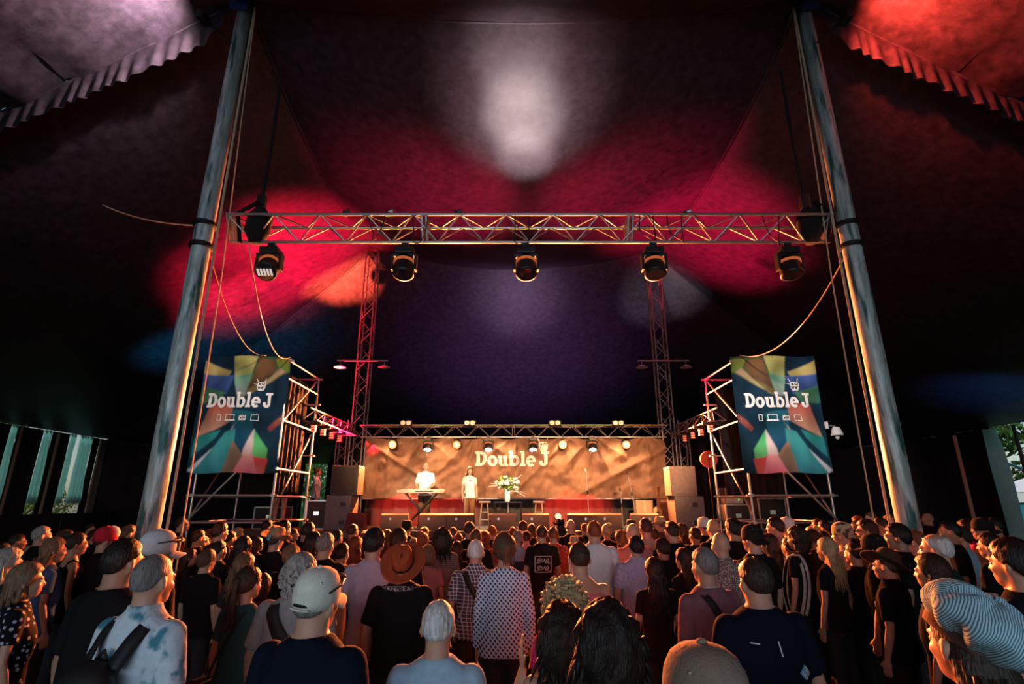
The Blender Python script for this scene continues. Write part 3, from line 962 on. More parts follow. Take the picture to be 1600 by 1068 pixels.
# ------------------------------------------------------------------ scaffold towers with banners
def scaffold(sx, label):
    t = thing('scaffold_tower', label, 'scaffold', (0, 0, 0))
    xi, xo, y0, y1, zt = 5.32 * sx, 7.1 * sx, 12.3, 14.3, 5.45
    for x in (xi, xo):
        for y in (y0, y1):
            cyl_between('post', (x, y, 0), (x, y, zt), .028, m_steel, t)
            q = MB(); q.box((x, y, .01), (.16, .16, .02)); q.build('foot_plate', m_steel, t)
    for z in (.4, 1.75, 2.32, 3.35, 4.7, 5.4):
        for y in (y0, y1):
            if y == y0 and z in (3.35, 4.7):
                continue
            cyl_between('ledger', (xi - sx * .12, y - .04, z), (xo + sx * .12, y - .04, z), .024, m_steel, t)
    for z in (.4, 1.75, 2.3, 2.9, 4.0, 5.0, 5.42):
        for x in (xi, xo):
            cyl_between('transom', (x, y0, z), (x, y1, z), .024, m_steel, t)
    for a, b in (((xi, y0, 1.75), (xi, y1, 3.9)), ((xi, y0, 3.9), (xi, y1, 5.35)), ((xo, y0, 1.75), (xo, y1, 3.9))):
        cyl_between('brace', (a[0] + sx * .05, a[1], a[2]), (b[0] + sx * .05, b[1], b[2]), .022, m_steel, t)
    cyl_between('brace', (xo - (0 if sx < 0 else 0), y0 - .06, 1.8), (xi + sx * .75, y0 - .06, 2.95), .022, m_steel, t)
    for x in (xi, xo):
        for z in (1.75, 2.32, 2.9, 4.0, 5.42):
            q = MB(); q.box((x, y0 - .02, z), (.085, .085, .075)); q.build('coupler', m_steel, t, bevel=.01)
    return t
scaffold(-1, 'steel scaffold tower carrying the left hanging banner')
scaffold(1, 'steel scaffold tower carrying the right hanging banner')
drape('scaffold_curtain', 'black curtain hung inside the left scaffold tower', 12.6, 14.1, -5.5, 2.4, 5.2, m_blackcloth, 6, .04, along='y')
drape('scaffold_curtain', 'black curtain hung across the back of the left scaffold tower', -7.0, -5.5, 14.15, 2.35, 5.1, m_blackcloth, 7, .04)
drape('scaffold_curtain', 'black curtain hung across the back of the right scaffold tower', 5.5, 7.0, 14.15, 2.35, 5.1, m_blackcloth, 7, .04)

# facets of the right banner in picture-normalised coordinates (0..1, top = 1); the left banner mirrors them
FAC = [
    ((0, 0), (1, 0), (1, 1), (0, 1), (.006, .022, .045), (.006, .03, .05)),
    ((0, 1), (.36, 1), (.5, .62), (0, .86), (.05, .09, .04), (.14, .09, .03)),
    ((.02, .98), (.16, .98), (.10, .88), (.0, .86), (.30, .34, .05), (.10, .2, .04)),
    ((.10, .90), (.40, .66), (.48, .63), (.03, .86), (.42, .26, .16), (.20, .26, .08)),
    ((.14, .96), (.36, .99), (.44, .70), (.2, .82), (.16, .08, .03), (.05, .03, .02)),
    ((.38, 1), (.66, 1), (.60, .74), (.48, .66), (.45, .40, .12), (.08, .20, .10)),
    ((.42, .84), (.62, .80), (.56, .64), (.47, .64), (.06, .25, .14), (.30, .36, .34)),
    ((.66, .86), (1, .96), (1, .80), (.70, .80), (.48, .36, .12), (.34, .28, .10)),
    ((.62, .82), (1, .84), (1, .70), (.68, .66), (.04, .09, .26), (.03, .05, .16)),
    ((.70, .68), (1, .74), (1, .58), (.76, .60), (.05, .16, .08), (.03, .10, .06)),
    ((0, .50), (.16, .38), (.12, .34), (.02, .42), (.30, .08, .05), (.12, .03, .03)),
    ((.30, .50), (.62, .52), (.52, .18), (.36, .18), (.01, .10, .13), (.01, .05, .12)),
    ((.58, .58), (.86, .58), (.95, .30), (.60, .42), (.38, .07, .05), (.48, .30, .20)),
    ((.70, .36), (.96, .30), (.98, .12), (.74, .30), (.02, .22, .20), (.02, .15, .18)),
    ((.52, .41), (.56, .36), (1.0, .02), (.94, .0), (.60, .60, .60), (.42, .44, .50)),
    ((.52, .36), (.64, .34), (.94, 0), (.52, 0), (.04, .28, .27), (.02, .14, .18)),
    ((.12, .20), (.30, .36), (.28, .12), (.12, .10), (.06, .42, .16), (.10, .34, .10)),
    ((.30, .37), (.28, .12), (.42, .12), (.40, .20), (.62, .56, .52), (.50, .34, .30)),
    ((.10, .12), (.28, .14), (.22, 0), (.12, 0), (.55, .04, .05), (.46, .10, .08)),
    ((.20, 0), (.28, .16), (.42, .13), (.50, 0), (.60, .24, .24), (.55, .12, .16)),
    ((.40, .14), (.54, .26), (.62, 0), (.50, 0), (.24, .16, .10), (.12, .08, .06)),
]
def facet_color(u, v):
    col = (.01, .03, .06)
    for *pp, c0, c1 in FAC:
        n = len(pp)
        inside = False
        for i in range(n):
            a, b = pp[i], pp[(i + 1) % n]
            if (a[1] > v) != (b[1] > v) and u < (b[0] - a[0]) * (v - a[1]) / (b[1] - a[1] + 1e-9) + a[0]:
                inside = not inside
        if inside:
            vt, vb = max(p[1] for p in pp), min(p[1] for p in pp)
            k = (vt - v) / (vt - vb + 1e-6)
            col = tuple(c0[j] + (c1[j] - c0[j]) * k for j in range(3))
    return col
m_facet = bpy.data.materials.new('banner_print')
m_facet.use_nodes = True
_at = m_facet.node_tree.nodes.new('ShaderNodeAttribute')
_at.attribute_name = 'print'
m_facet.node_tree.links.new(_at.outputs['Color'], m_facet.node_tree.nodes['Principled BSDF'].inputs['Base Color'])
m_facet.node_tree.nodes['Principled BSDF'].inputs['Roughness'].default_value = .75
m_facet.node_tree.nodes['Principled BSDF'].inputs['Specular IOR Level'].default_value = .08
def side_banner(sx, label):
    t = thing('hanging_banner', label, 'banner', (0, 0, 0))
    xa, xb = (-7.26, -5.28) if sx < 0 else (5.22, 7.16)
    z0, z1 = 2.80, 5.50
    Yb = 12.18
    def surf(x, z, off=0):
        u = (x - xa) / (xb - xa)
        d = .030 * math.sin(u * 9 + z * 2.2) * (1 - abs(2 * u - 1) * .4) + .03 * noise.noise(Vector((x * 2, z * 1.6, sx))) + .012 * noise.noise(Vector((x * 6, z * 5, 3)))
        # edge wraps round the post
        e = (.10 - u) / .10 if sx > 0 else (u - .90) / .10
        if e > 0:
            d -= .12 * e * e
        return Vector((x, Yb - d - off, z))
    NX, NZ = 140, 200
    vs, fs, cols = [], [], []
    for j in range(NZ + 1):
        for i in range(NX + 1):
            u, v = i / NX, j / NZ
            flare = (.04 * (1 - v)) * (-1 if sx < 0 else 1)
            x = xa + (xb - xa) * u
            vs.append(surf(x, z0 + (z1 - z0) * v - .02 * math.sin(u * PI * 3)))
            uu = u if sx > 0 else 1 - u
            sm = [facet_color(min(1, max(0, uu + a)), min(1, max(0, v + b_))) for a, b_ in ((0, 0), (.008, .004), (-.008, -.004), (.004, -.006), (-.004, .006))]
            g_ = .72 + .5 * noise.noise(Vector((uu * 5, v * 6, 1)))
            cols.append(tuple(min(.8, sum(c[k_] for c in sm) / 5 * g_ * 1.35) for k_ in range(3)))
    for j in range(NZ):
        for i in range(NX):
            a = j * (NX + 1) + i
            fs.append((a, a + 1, a + NX + 2, a + NX + 1))
    q = MB(); q.add(vs, fs)
    me = bpy.data.meshes.new('cloth')
    me.from_pydata([tuple(v) for v in q.v], [], q.f)
    at_ = me.color_attributes.new('print', 'FLOAT_COLOR', 'POINT')
    for i, c in enumerate(cols):
        at_.data[i].color = (*c, 1)
    me.polygons.foreach_set('use_smooth', [True] * len(me.polygons))
    link('cloth', me, m_facet, t)
    # print
    xl = (-7.06 if sx < 0 else 5.40)
    wd = 1.50
    size = wd / LW
    lettering('Double J', .34, lambda u, v: surf(xl + u * wd / (LW * .34), 4.27 + v, .012), m_white, t)
    ex = xl + wd * .80
    emblem(lambda u, v, off: surf(ex + u, 4.75 + v, off + .003), .21, m_white, m_cab, t)
    # outlined device signs: phone, laptop, radio, tablet
    def outline(x0, y0, x1, y1, w_):
        return [rect(x0, y0, x1, y0 + w_), rect(x0, y1 - w_, x1, y1), rect(x0, y0, x0 + w_, y1), rect(x1 - w_, y0, x1, y1)]
    dev = [('phone_sign', outline(0, 0, .085, .15, .012)), ('laptop_sign', outline(.19, .02, .40, .15, .013) + [rect(.165, 0, .425, .022)]),
           ('radio_sign', outline(.51, .01, .67, .115, .012) + [ring(.555, .062, .036, .036, .02, .02), rect(.60, .03, .66, .05), rect(.60, .07, .66, .09), rect(.53, .11, .6, .13)]), ('tablet_sign', outline(.78, 0, .95, .14, .012))]
    for nm, sh in dev:
        q = MB()
        for vs2, fs2 in sh:
            q.add([surf(xl + .28 + a * 1.02, 3.96 + b, .012) for a, b in vs2], fs2)
        q.build(nm, m_white, t)
    for u in (.04, .5, .96):
        cyl_between('tie', (xa + (xb - xa) * u, Yb, z1 - .02), (xa + (xb - xa) * u, 12.28, 5.42), .008, m_black, t)
side_banner(-1, 'left hanging banner, colourful facets with white lettering on the scaffold')
side_banner(1, 'right hanging banner, colourful facets with white lettering on the scaffold')
# white flood lamp on the outer post of the right scaffold
p = at(1287, 668, 12.3)
t = thing('flood_lamp', 'pale flood lamp on a bracket at the outer edge of the right banner', 'lamp', (7.1, 12.3, p.z))
cyl_between('bracket', (0, 0, .05), (.34, -.02, .05), .02, m_alu, t)
q = MB(); q.box((.1, -.04, .05), (.12, .1, .16)); q.build('ballast', mat('lamp_grey', (.6, .58, .55), .5), t, bevel=.01)
q = MB(); q.lathe([(.05, .02), (.08, 0), (.13, -.16), (.14, -.18), (.12, -.18)], (.36, -.02, 0), 16); q.build('shade', mat('lamp_grey', (.6, .58, .55), .5), t, smooth=True)
q = MB(); q.ell((.36, -.02, -.2), (.05, .05, .07)); q.build('bulb', mat('bulb_glass', (.7, .7, .65), .15), t, smooth=True)

# ------------------------------------------------------------------ stage furniture
def stool(x, y, label):
    t = thing('bar_stool', label, 'stool', (x, y, 1.5))
    q = MB(); q.lathe([(.14, .66), (.165, .665), (.165, .70), (.15, .715)], n=20); q.build('seat', m_wood, t, bevel=.004)
    for k in range(4):
        a = PI / 4 + k * PI / 2
        cyl_between('leg', (.11 * math.cos(a), .11 * math.sin(a), .665), (.19 * math.cos(a), .19 * math.sin(a), 0), .016, m_wood, t)
    for z, r in ((.22, .165), (.42, .14)):
        for k in range(4):
            a, b = PI / 4 + k * PI / 2, PI / 4 + (k + 1) * PI / 2
            cyl_between('rung', (r * math.cos(a), r * math.sin(a), z), (r * math.cos(b), r * math.sin(b), z), .010, m_wood, t)
stool(at(757, 800, 15.3).x, 15.3, 'tall pale wooden stool between the singer and the flower table')
stool(at(842, 800, 15.6).x, 15.6, 'tall pale wooden stool right of the flower table')
tx = at(794, 785, 15.6).x
t = thing('side_table', 'small dark table with thin legs under the flower vase', 'table', (tx, 15.6, 1.5))
q = MB(); q.box((0, 0, .68), (.80, .45, .03)); q.build('tabletop', mat('table_top', (.03, .03, .05), .3), t, bevel=.005)
for sx in (-1, 1):
    for sy in (-1, 1):
        cyl_between('leg', (sx * .36, sy * .18, 0), (sx * .36, sy * .18, .67), .012, m_black, t)
cyl_between('post', (0, 0, 0), (0, 0, .67), .02, m_alu, t)
t = thing('flower_vase', 'white vase of pale flowers and green leaves on the small table', 'flowers', (tx - .02, 15.6, 2.195))
q = MB(); q.lathe([(.07, 0), (.075, .02), (.08, .2), (.085, .34), (.075, .34), (.06, .1)], n=18); q.build('vase', mat('vase_white', (.85, .85, .82), .2), t, smooth=True)
m_leaf = mat('leaf_green', (.13, .32, .05), .6)
m_petal = mat('petal_white', (.88, .86, .76), .7)
random.seed(3)
q = MB(); ql = MB(); qs = MB()
for k in range(80):
    a = random.uniform(0, 2 * PI); e = random.uniform(.15, 1.4)
    L = random.uniform(.22, .40)
    tip = Vector((math.cos(a) * math.cos(e), math.sin(a) * math.cos(e) * .7, math.sin(e))) * L + Vector((0, 0, .30))
    qs.tube([(0, 0, .25), tip * .55 + Vector((0, 0, .15)), tip], .005, 5)
    if k % 2:
        for j in range(6):
            d = Vector((random.uniform(-1, 1), random.uniform(-1, 1), random.uniform(-.4, 1))).normalized()
            q.ell(tip + d * .035, (.046, .046, .02), d.to_track_quat('Z', 'Y').to_matrix(), 7, 4)
    else:
        for j in range(3):
            d = Vector((random.uniform(-1, 1), random.uniform(-1, 1), random.uniform(-.3, 1))).normalized()
            s_ = d.cross(Vector((0, 0, 1))).normalized() * .03
            ql.add([tip, tip + d * .07 + s_, tip + d * .15, tip + d * .07 - s_], [(0, 1, 2, 3)])
for tip in (Vector((-.55, 0, .42)), Vector((-.5, -.05, .5)), Vector((.5, 0, .22)), Vector((.42, .05, .75)), Vector((.56, 0, .1)), Vector((.36, 0, .70))):
    q.tube([(0, 0, .3), tip * .5 + Vector((0, 0, .22)), tip], [.01, .03, .008], 6, flat=.4)
qs.build('stems', m_leaf, t); q.build('blossom', m_petal, t, smooth=True); ql.build('foliage', mat('leaf_lime', (.42, .62, .07), .6), t)

# keyboard on its cross stand
kx = at(659, 768, 15.55).x
t = thing('stage_keyboard', 'long pale stage keyboard on its stand before the bald player', 'keyboard', (kx, 15.5, 2.42))
m_kb = mat('keyboard_body', (.55, .42, .33), .4)
q = MB(); q.box((0, 0, .05), (1.34, .32, .09)); q.build('body', m_kb, t, bevel=.012)
q = MB(); q.box((0, .07, .10), (1.2, .14, .015)); q.build('white_keys', m_white, t)
q = MB()
for k in range(36):
    if k % 7 not in (2, 6):
        q.box((-.58 + k * .0333, .04, .112), (.012, .08, .012))
q.build('black_keys', m_black, t)
for k in range(8):
    q = MB(); q.lathe([(.012, .095), (.010, .115)], (-.4 + k * .1, -.09, 0), 8); q.build('knob', m_black, t)
q = MB(); q.box((.1, -.163, .05), (.5, .008, .03)); q.build('rear_panel', m_black, t)
t = thing('keyboard_stand', 'dark cross-legged stand under the stage keyboard', 'stand', (kx, 15.5, 1.5))
for sy in (-.11, .11):
    cyl_between('leg', (-.42, sy, .02), (.42, sy * .6, .90), .022, m_black, t)
    cyl_between('leg', (.42, sy, .02), (-.42, sy * .6, .90), .022, m_black, t)
for x, z in ((-.42, .02), (.42, .02), (-.42, .905), (.42, .905)):
    cyl_between('crossbar', (x, -.2, z), (x, .2, z), .016, m_black, t)

def mic_stand(x, y, h, label, lean=0, boom=None):
    t = thing('microphone_stand', label, 'microphone', (x, y, 1.5))
    q = MB(); q.lathe([(.15, 0), (.15, .02), (.03, .035)], n=18); q.build('base', m_black, t)
    top = Vector((lean, 0, h))
    cyl_between('tube', (0, 0, .02), top, .011, m_steel, t)
    q = MB(); q.lathe([(.02, -.05), (.02, .05)], top * .62, 10); q.build('clutch', m_black, t)
    end = top
    if boom:
        end = top + Vector(boom)
        cyl_between('boom', top - Vector(boom) * .3, end, .008, m_black, t)
    d = Vector((0, .16, .06)).normalized()
    q = MB(); q.tube([end - d * .04, end + d * .10], [.011, .018], 10); q.ell(end + d * .13, (.027, .027, .03)); q.build('microphone', m_black, t, smooth=True)
mic_stand(at(727, 760, 15.45).x, 15.45, 1.42, 'microphone stand in front of the singer', 0)
mic_stand(at(919, 770, 15.4).x, 15.4, 1.52, 'empty microphone stand right of centre, behind the amber lamp', -.03)
mic_stand(at(996, 800, 15.6).x, 15.6, 1.45, 'leaning empty microphone stand near the guitar', -.2)
mic_stand(at(972, 800, 15.0).x, 15.0, .98, 'short empty microphone stand between the two taller right ones', 0)
# guitar on stand, brown box, amplifier
gx = at(1024, 790, 16.2).x
t = thing('acoustic_guitar', 'acoustic guitar leaning upright on a stand near the right mast', 'guitar', (gx, 16.2, 1.56))
R = Matrix.Rotation(.12, 3, 'Y')
q = MB()
out = []
for i in range(40):
    a = 2 * PI * i / 40
    z = .25 - .25 * math.cos(a)
    wv = (.19 - .055 * math.exp(-((z - .30) / .06) ** 2) - .03 * (z > .3)) * math.sin(a)
    out.append(R @ Vector((wv, 0, z)))
q.loft([[p + Vector((0, -.05, 0)) for p in out], [p + Vector((0, .05, 0)) for p in out]])
q.build('body', mat('guitar_top', (.62, .42, .2), .3), t)
q = MB(); q.lathe([(.045, 0), (.045, .004)], R @ Vector((0, -.052, .33)), 16, rot=Matrix.Rotation(PI / 2, 3, 'X')); q.build('sound_hole', m_black, t)
q = MB(); q.box(R @ Vector((0, -.055, .7)), (.05, .025, .46), R); q.build('neck', mat('guitar_neck', (.3, .16, .08), .4), t)
q = MB(); q.box(R @ Vector((0, -.05, .99)), (.075, .02, .15), R); q.build('headstock', mat('guitar_neck', (.3, .16, .08), .4), t)
q = MB(); q.box(R @ Vector((0, -.055, .16)), (.11, .015, .025), R); q.build('bridge', m_black, t)
t = thing('guitar_stand', 'black folding stand holding the acoustic guitar', 'stand', (gx, 16.2, 1.5))
cyl_between('upright', (0, .12, .0), (.06, .1, .62), .012, m_black, t)
for a in (-.18, .18):
    cyl_between('leg', (0, .1, .25), (a, -.1, 0), .011, m_black, t)
    cyl_between('cradle', (a * .6, .08, .07), (a * .6, -.08, .06), .01, m_black, t)
bx = at(1004, 790, 17.1).x
t = thing('cardboard_box', 'plain brown box standing at the back left of the guitar', 'box', (bx, 17.0, 1.5))
m_card = mat('cardboard', (.55, .36, .22), .85)
q = MB(); q.box((0, 0, .37), (.52, .36, .74)); q.build('carton', m_card, t, bevel=.006)
q = MB(); q.box((0, -.183, .37), (.06, .004, .74)); q.build('tape', mat('tape', (.7, .5, .32), .5), t)
ax = at(1037, 800, 16.6).x
t = thing('guitar_amplifier', 'narrow upright amplifier beside the right mast, lit orange', 'amplifier', (ax, 16.6, 1.5))
q = MB(); q.box((0, 0, .4), (.30, .3, .8)); q.build('cabinet', mat('amp_tolex', (.28, .14, .08), .7), t, bevel=.012)
q = MB(); q.box((0, -.155, .34), (.24, .015, .6)); q.build('grille', m_grille, t)
q = MB(); q.box((0, -.155, .72), (.24, .015, .08)); q.build('control_panel', m_steel, t)

# cables lying over the stage floor
random.seed(11)
for i, (x, y, lb) in enumerate(((-3.2, 14.9, 'coiled pale cable on the deck behind the leftmost wedge'), (.9, 15.0, 'loose cable on the deck between table and right stool'), (3.2, 15.0, 'loose cable on the deck near the leaning microphone stand'))):
    pts = [Vector((x + .3 * math.sin(k * .9) + .05 * k, y + .22 * math.cos(k * 1.1), 1.512)) for k in range(18)]
    q = MB(); q.tube(pts, .012, 6)
    tag(q.build('cable', m_cable, smooth=True), lb, 'cable')

# ------------------------------------------------------------------ left and right entrances, and the site outside
m_sheer = mat('sheer_sheet', (.60, .68, .66), .5, var=.3, vscale=3)
_b = m_sheer.node_tree.nodes['Principled BSDF']
tr = m_sheer.node_tree.nodes.new('ShaderNodeBsdfTranslucent')
tr.inputs[0].default_value = (.48, .82, .80, 1)
mx = m_sheer.node_tree.nodes.new('ShaderNodeMixShader')
mx.inputs[0].default_value = .72
m_sheer.node_tree.links.new(_b.outputs[0], mx.inputs[1])
m_sheer.node_tree.links.new(tr.outputs[0], mx.inputs[2])
m_sheer.node_tree.links.new(mx.outputs[0], m_sheer.node_tree.nodes['Material Output'].inputs[0])
# curtains of the left entrance: (y0, y1, kind)
LC = [(18.9, 19.95, 0, 'dark curtain at the near side of the left entrance, half cut by the frame'), (19.98, 20.22, 1, 'narrow pale sheer sheet at the far left edge of the photo'), (20.25, 21.4, 0, 'dark curtain between the two left pale sheets of the entrance'),
      (21.42, 21.80, 1, 'pale teal sheer sheet second from left in the left entrance'), (21.82, 22.72, 0, 'dark curtain beside the brown side pole of the left entrance'), (22.75, 23.05, 1, 'narrow pale sheet in the middle of the left entrance'),
      (23.3, 24.0, 1, 'widest pale teal sheet of the left entrance, hanging in folds'), (24.02, 24.42, 0, 'narrow dark strip right of the widest pale sheet'), (24.45, 25.4, 2, 'clear grey plastic sheet at the right end of the left entrance')]
m_plastic = mat('clear_plastic_sheet', (.16, .19, .19), .25, spec=.6, var=.4, vscale=5)
for y0, y1, k, lb in LC:
    drape('entrance_curtain', lb, y0, y1, -18.75, (2.15 if k == 1 else .02), 4.97, (m_blackcloth, m_sheer, m_plastic)[k], max(2, int((y1 - y0) * (6 if k == 1 else 4))), (.16 if k == 1 else .07), along='y')
for y, lb, zt in ((21.75, 'brown side pole at the left entrance, between dark curtain and sheets', 4.9), (24.05, 'brown side pole right of the widest pale sheet, left entrance', 4.9), (20.05, 'brown side pole nearest the left edge of the photo', 4.9)):
    t = thing('side_pole', lb, 'pole', (-18.4, y, 0))
    cyl_between('tube', (0, 0, 0), (0, 0, zt), .05, mat('side_pole_paint', (.28, .17, .12), .5), t)
    q = MB(); q.box((0, 0, .01), (.2, .2, .02)); q.build('foot_plate', m_steel, t)
t = thing('crowd_barrier', 'long black covered barrier below the left entrance curtains', 'barrier', (-17.6, 20.4, 0), 0)
q = MB(); q.box((0, 0, .95), (.08, 8.6, 1.65)); q.build('cover', m_blackcloth, t)
for y in (-4, -1.4, 1.4, 4):
    cyl_between('leg', (.1, y, 0), (.02, y, 1.7), .025, m_black, t)
# right entrance
t = thing('entrance_curtain', 'tall pale canvas curtain gathered at the side of the right entrance', 'curtain', (0, 0, 0))
m_pale = mat('pale_canvas', (.52, .60, .60), .7, var=.15, vscale=3)
m_pale.node_tree.nodes['Principled BSDF'].inputs['Subsurface Weight'].default_value = 0
q = MB()
rings = []
for k in range(15):
    v = k / 14
    z = 4.9 * (1 - v)
    wd = .10 + .38 * v + .12 * math.sin(v * 6)
    rings.append([Vector((18.55 + .22 * math.sin(a) * (1 + .3 * math.sin(3 * a)) - .15 * v, 20.75 - .7 * v * 0 + wd * math.cos(a) - .25 * v, z)) for a in [2 * PI * i / 24 for i in range(24)]])
q.loft(rings); q.build('cloth', m_sheer, t, smooth=True)
q = MB(); q.lathe([(.16, 1.95), (.18, 2.0), (.16, 2.05)], (18.5, 20.6, 0), 14); q.build('tie_band', m_rope, t)
t = thing('side_pole', 'brown side pole standing near the right wall, left of the entrance', 'pole', (15.6, 18.9, 0))
cyl_between('tube', (0, 0, 0), (0, 0, at(1486, 680, 18.9).z), .06, mat('side_pole_brown', (.42, .25, .18), .5), t)
q = MB(); q.box((0, 0, .01), (.2, .2, .02)); q.build('foot_plate', m_steel, t)
t = thing('side_pole', 'dark side pole standing in the right entrance opening', 'pole', (18.35, 19.5, 0))
cyl_between('tube', (0, 0, 0), (0, 0, 4.9), .06, mat('side_pole_dark', (.04, .06, .07), .5), t)
q = MB(); q.box((0, 0, .01), (.2, .2, .02)); q.build('foot_plate', m_steel, t)
def strut(label, a, b, r, col):
    q = MB(); q.tube([a, b], r, 10)
    return tag(q.build('guy_strap', mat('strap_teal', col, .5), smooth=True), label, 'strap')
strut('pale teal strap slanting down outside the right entrance, upper', (19.6, 22.3, 4.0), (22.5, 19.3, 1.6), .05, (.10, .5, .55))
strut('pale teal strap in the top right corner of the right entrance', (20.5, 21.2, 5.0), (22.5, 19.4, 4.1), .05, (.10, .5, .55))
strut('pale pole slanting down at the foot of the gathered curtain', (19.1, 20.6, 2.3), (19.8, 19.2, .2), .05, (.5, .6, .6))
# white marquee outside, its teal side wall, and the razor wire over it
t = thing('marquee', 'white pitched marquee with teal side wall outside the right entrance', 'marquee', (31, 27, 0))
q = MB(); q.add([(-5, -4, 2.7), (5, -4, 2.7), (5, 4, 2.7), (-5, 4, 2.7), (0, 0, 4.9)], [(0, 1, 4), (1, 2, 4), (2, 3, 4), (3, 0, 4)]); q.build('roof', mat('marquee_white', (.8, .82, .85), .6), t)
q = MB(); q.box((0, -3.9, 2.45), (10, .04, .5)); q.box((-4.95, 0, 2.45), (.04, 8, .5)); q.build('valance', mat('marquee_white', (.8, .82, .85), .6), t)
q = MB(); q.box((0, -3.85, 1.1), (9.8, .04, 2.2)); q.box((-4.85, 0, 1.1), (.04, 7.8, 2.2)); q.build('side_wall', mat('marquee_wall', (.03, .22, .30), .7), t)
for sx in (-1, 1):
    for sy in (-1, 1):
        cyl_between('leg', (sx * 4.9, sy * 3.9, 0), (sx * 4.9, sy * 3.9, 2.75), .05, m_alu, t)
t = thing('coil_fence', 'fence with coiled wire along its top, outside the right entrance', 'fence', (24.2, 21.5, 0))
dirv = Vector((.35, -.94, 0))
q = MB()
pts = []
for k in range(240):
    a = k / 240 * 2 * PI * 9
    p = dirv * (-3 + 6 * k / 240)
    pts.append(p + Vector((0, 0, 2.55)) + Vector((dirv.x, dirv.y, 0)) * .26 * math.cos(a) + Vector((0, 0, .26 * math.sin(a))))
q.tube(pts, .014, 5); q.build('wire_coil', m_black, t)
cyl_between('rail', dirv * -3 + Vector((0, 0, 2.6)), dirv * 3 + Vector((0, 0, 2.6)), .03, m_black, t)
cyl_between('rail', dirv * -3 + Vector((0, 0, 2.2)), dirv * 3 + Vector((0, 0, 2.2)), .03, m_alu, t)
for u in (-3, -1, 1, 3):
    cyl_between('post', dirv * u, dirv * u + Vector((0, 0, 2.75)), .04, m_black, t)
# trees
m_tree = mat('tree_leaf', (.085, .20, .045), .7, var=.6, vscale=1.2)
m_tree2 = mat('tree_leaf_yellow', (.28, .36, .07), .7, var=.5, vscale=1.5)
m_trunk = mat('tree_trunk', (.12, .09, .06), .9)
def tree(x, y, h, r, label, ml=None, seed=1, zb=None, n=5200, ls=.22):
    rnd = random.Random(seed)
    t = thing('tree', label, 'tree', (x, y, 0))
    q = MB(); q.tube([(0, 0, 0), (.1, 0, h * .35), (-.1, .1, h * .75)], [.22, .17, .06], 10)
    for k in range(7):
        a = k * 2.4
        q.tube([(0, 0, h * (.3 + .05 * k)), (r * .4 * math.cos(a), r * .4 * math.sin(a), h * (.5 + .05 * k)), (r * .8 * math.cos(a), r * .8 * math.sin(a), h * (.6 + .05 * k))], [.08, .05, .02], 6)
    q.build('trunk', m_trunk, t, smooth=True)
    vs, fs = [], []
    zb = h * .3 if zb is None else zb
    blobs = [(Vector((rnd.uniform(-.7, .7) * r, rnd.uniform(-.7, .7) * r, rnd.uniform(zb, h * .92))), rnd.uniform(.28, .5) * r) for _ in range(22)]
    for k in range(n):
        c, br = blobs[k % len(blobs)]
        d = Vector((rnd.gauss(0, 1), rnd.gauss(0, 1), rnd.gauss(0, 1))).normalized()
        p = c + d * br * rnd.uniform(.6, 1.02)
        if p.z < .1:
            continue
        nn = (d + Vector((rnd.uniform(-.8, .8), rnd.uniform(-.8, .8), rnd.uniform(-.5, .8)))).normalized()
        u = nn.cross(Vector((rnd.uniform(-1, 1), rnd.uniform(-1, 1), .3))).normalized()
        v = nn.cross(u)
        s1, s2 = ls * rnd.uniform(.6, 1.2), ls * rnd.uniform(.25, .5)
        b = len(vs)
        vs += [p - u * s1, p - v * s2, p + u * s1, p + v * s2]
        fs.append((b, b + 1, b + 2, b + 3))
    q = MB(); q.add(vs, fs); q.build('foliage', ml or m_tree, t)
tree(32, 41, 12, 6.0, 'broad green tree behind the marquee outside the right entrance', seed=4, zb=2.5, ls=.36, n=9500)
tree(44, 27, 11, 5.0, 'darker green tree at the right edge outside the entrance', seed=5, zb=2.5, ls=.32)
tree(-14.6, 39, 6.0, 2.6, 'bright green tree seen through the gap at the back left of the stage', mat('tree_leaf_bright', (.14, .42, .10), .7, var=.5, vscale=2), seed=6, zb=.8, ls=.16)
tree(-20.6, 42, 7.0, 3.0, 'green tree further left behind the back gap', seed=8, zb=.8, ls=.18)
for i, (x, y, lb) in enumerate(((-23.5, 24.5, 'sunny yellow-green shrub outside the left entrance, leftmost'), (-24.5, 27.5, 'sunny yellow-green shrub outside the left entrance, second from left'), (-25.5, 30.5, 'sunny yellow-green shrub outside the left entrance, behind the widest sheet'))):
    tree(x, y, 2.9, 1.6, lb, m_tree2, 20 + i, .4, 1500, .12)
tree(-36, 34, 9, 5, 'dark leafy tree behind the sunny shrubs outside the left entrance', seed=33, zb=1.0, ls=.3)
# floods clamped near the tops of the front poles
for x, y, sg, lb in ((-5.12, 6.88, -1, 'small flood lamp clamped near the top of the left tent pole'), (5.54, 6.88, 1, 'small flood lamp clamped near the top of the right tent pole')):
    t = thing('flood_lamp', lb, 'lamp', (x, y, 9.86))
    R = Vector((sg * 1.65, .1, .1)).to_track_quat('Z', 'Y').to_matrix()
    q = MB(); q.box((0, 0, 0), (.22, .16, .12), R); q.build('housing', m_black, t, bevel=.01)
    q = MB(); q.box(R @ Vector((0, 0, .065)), (.19, .13, .01), R); q.build('glass', m_glass, t)
    cyl_between('bracket', (0, 0, 0), (-sg * .2, .5, 0), .02, m_black, t)

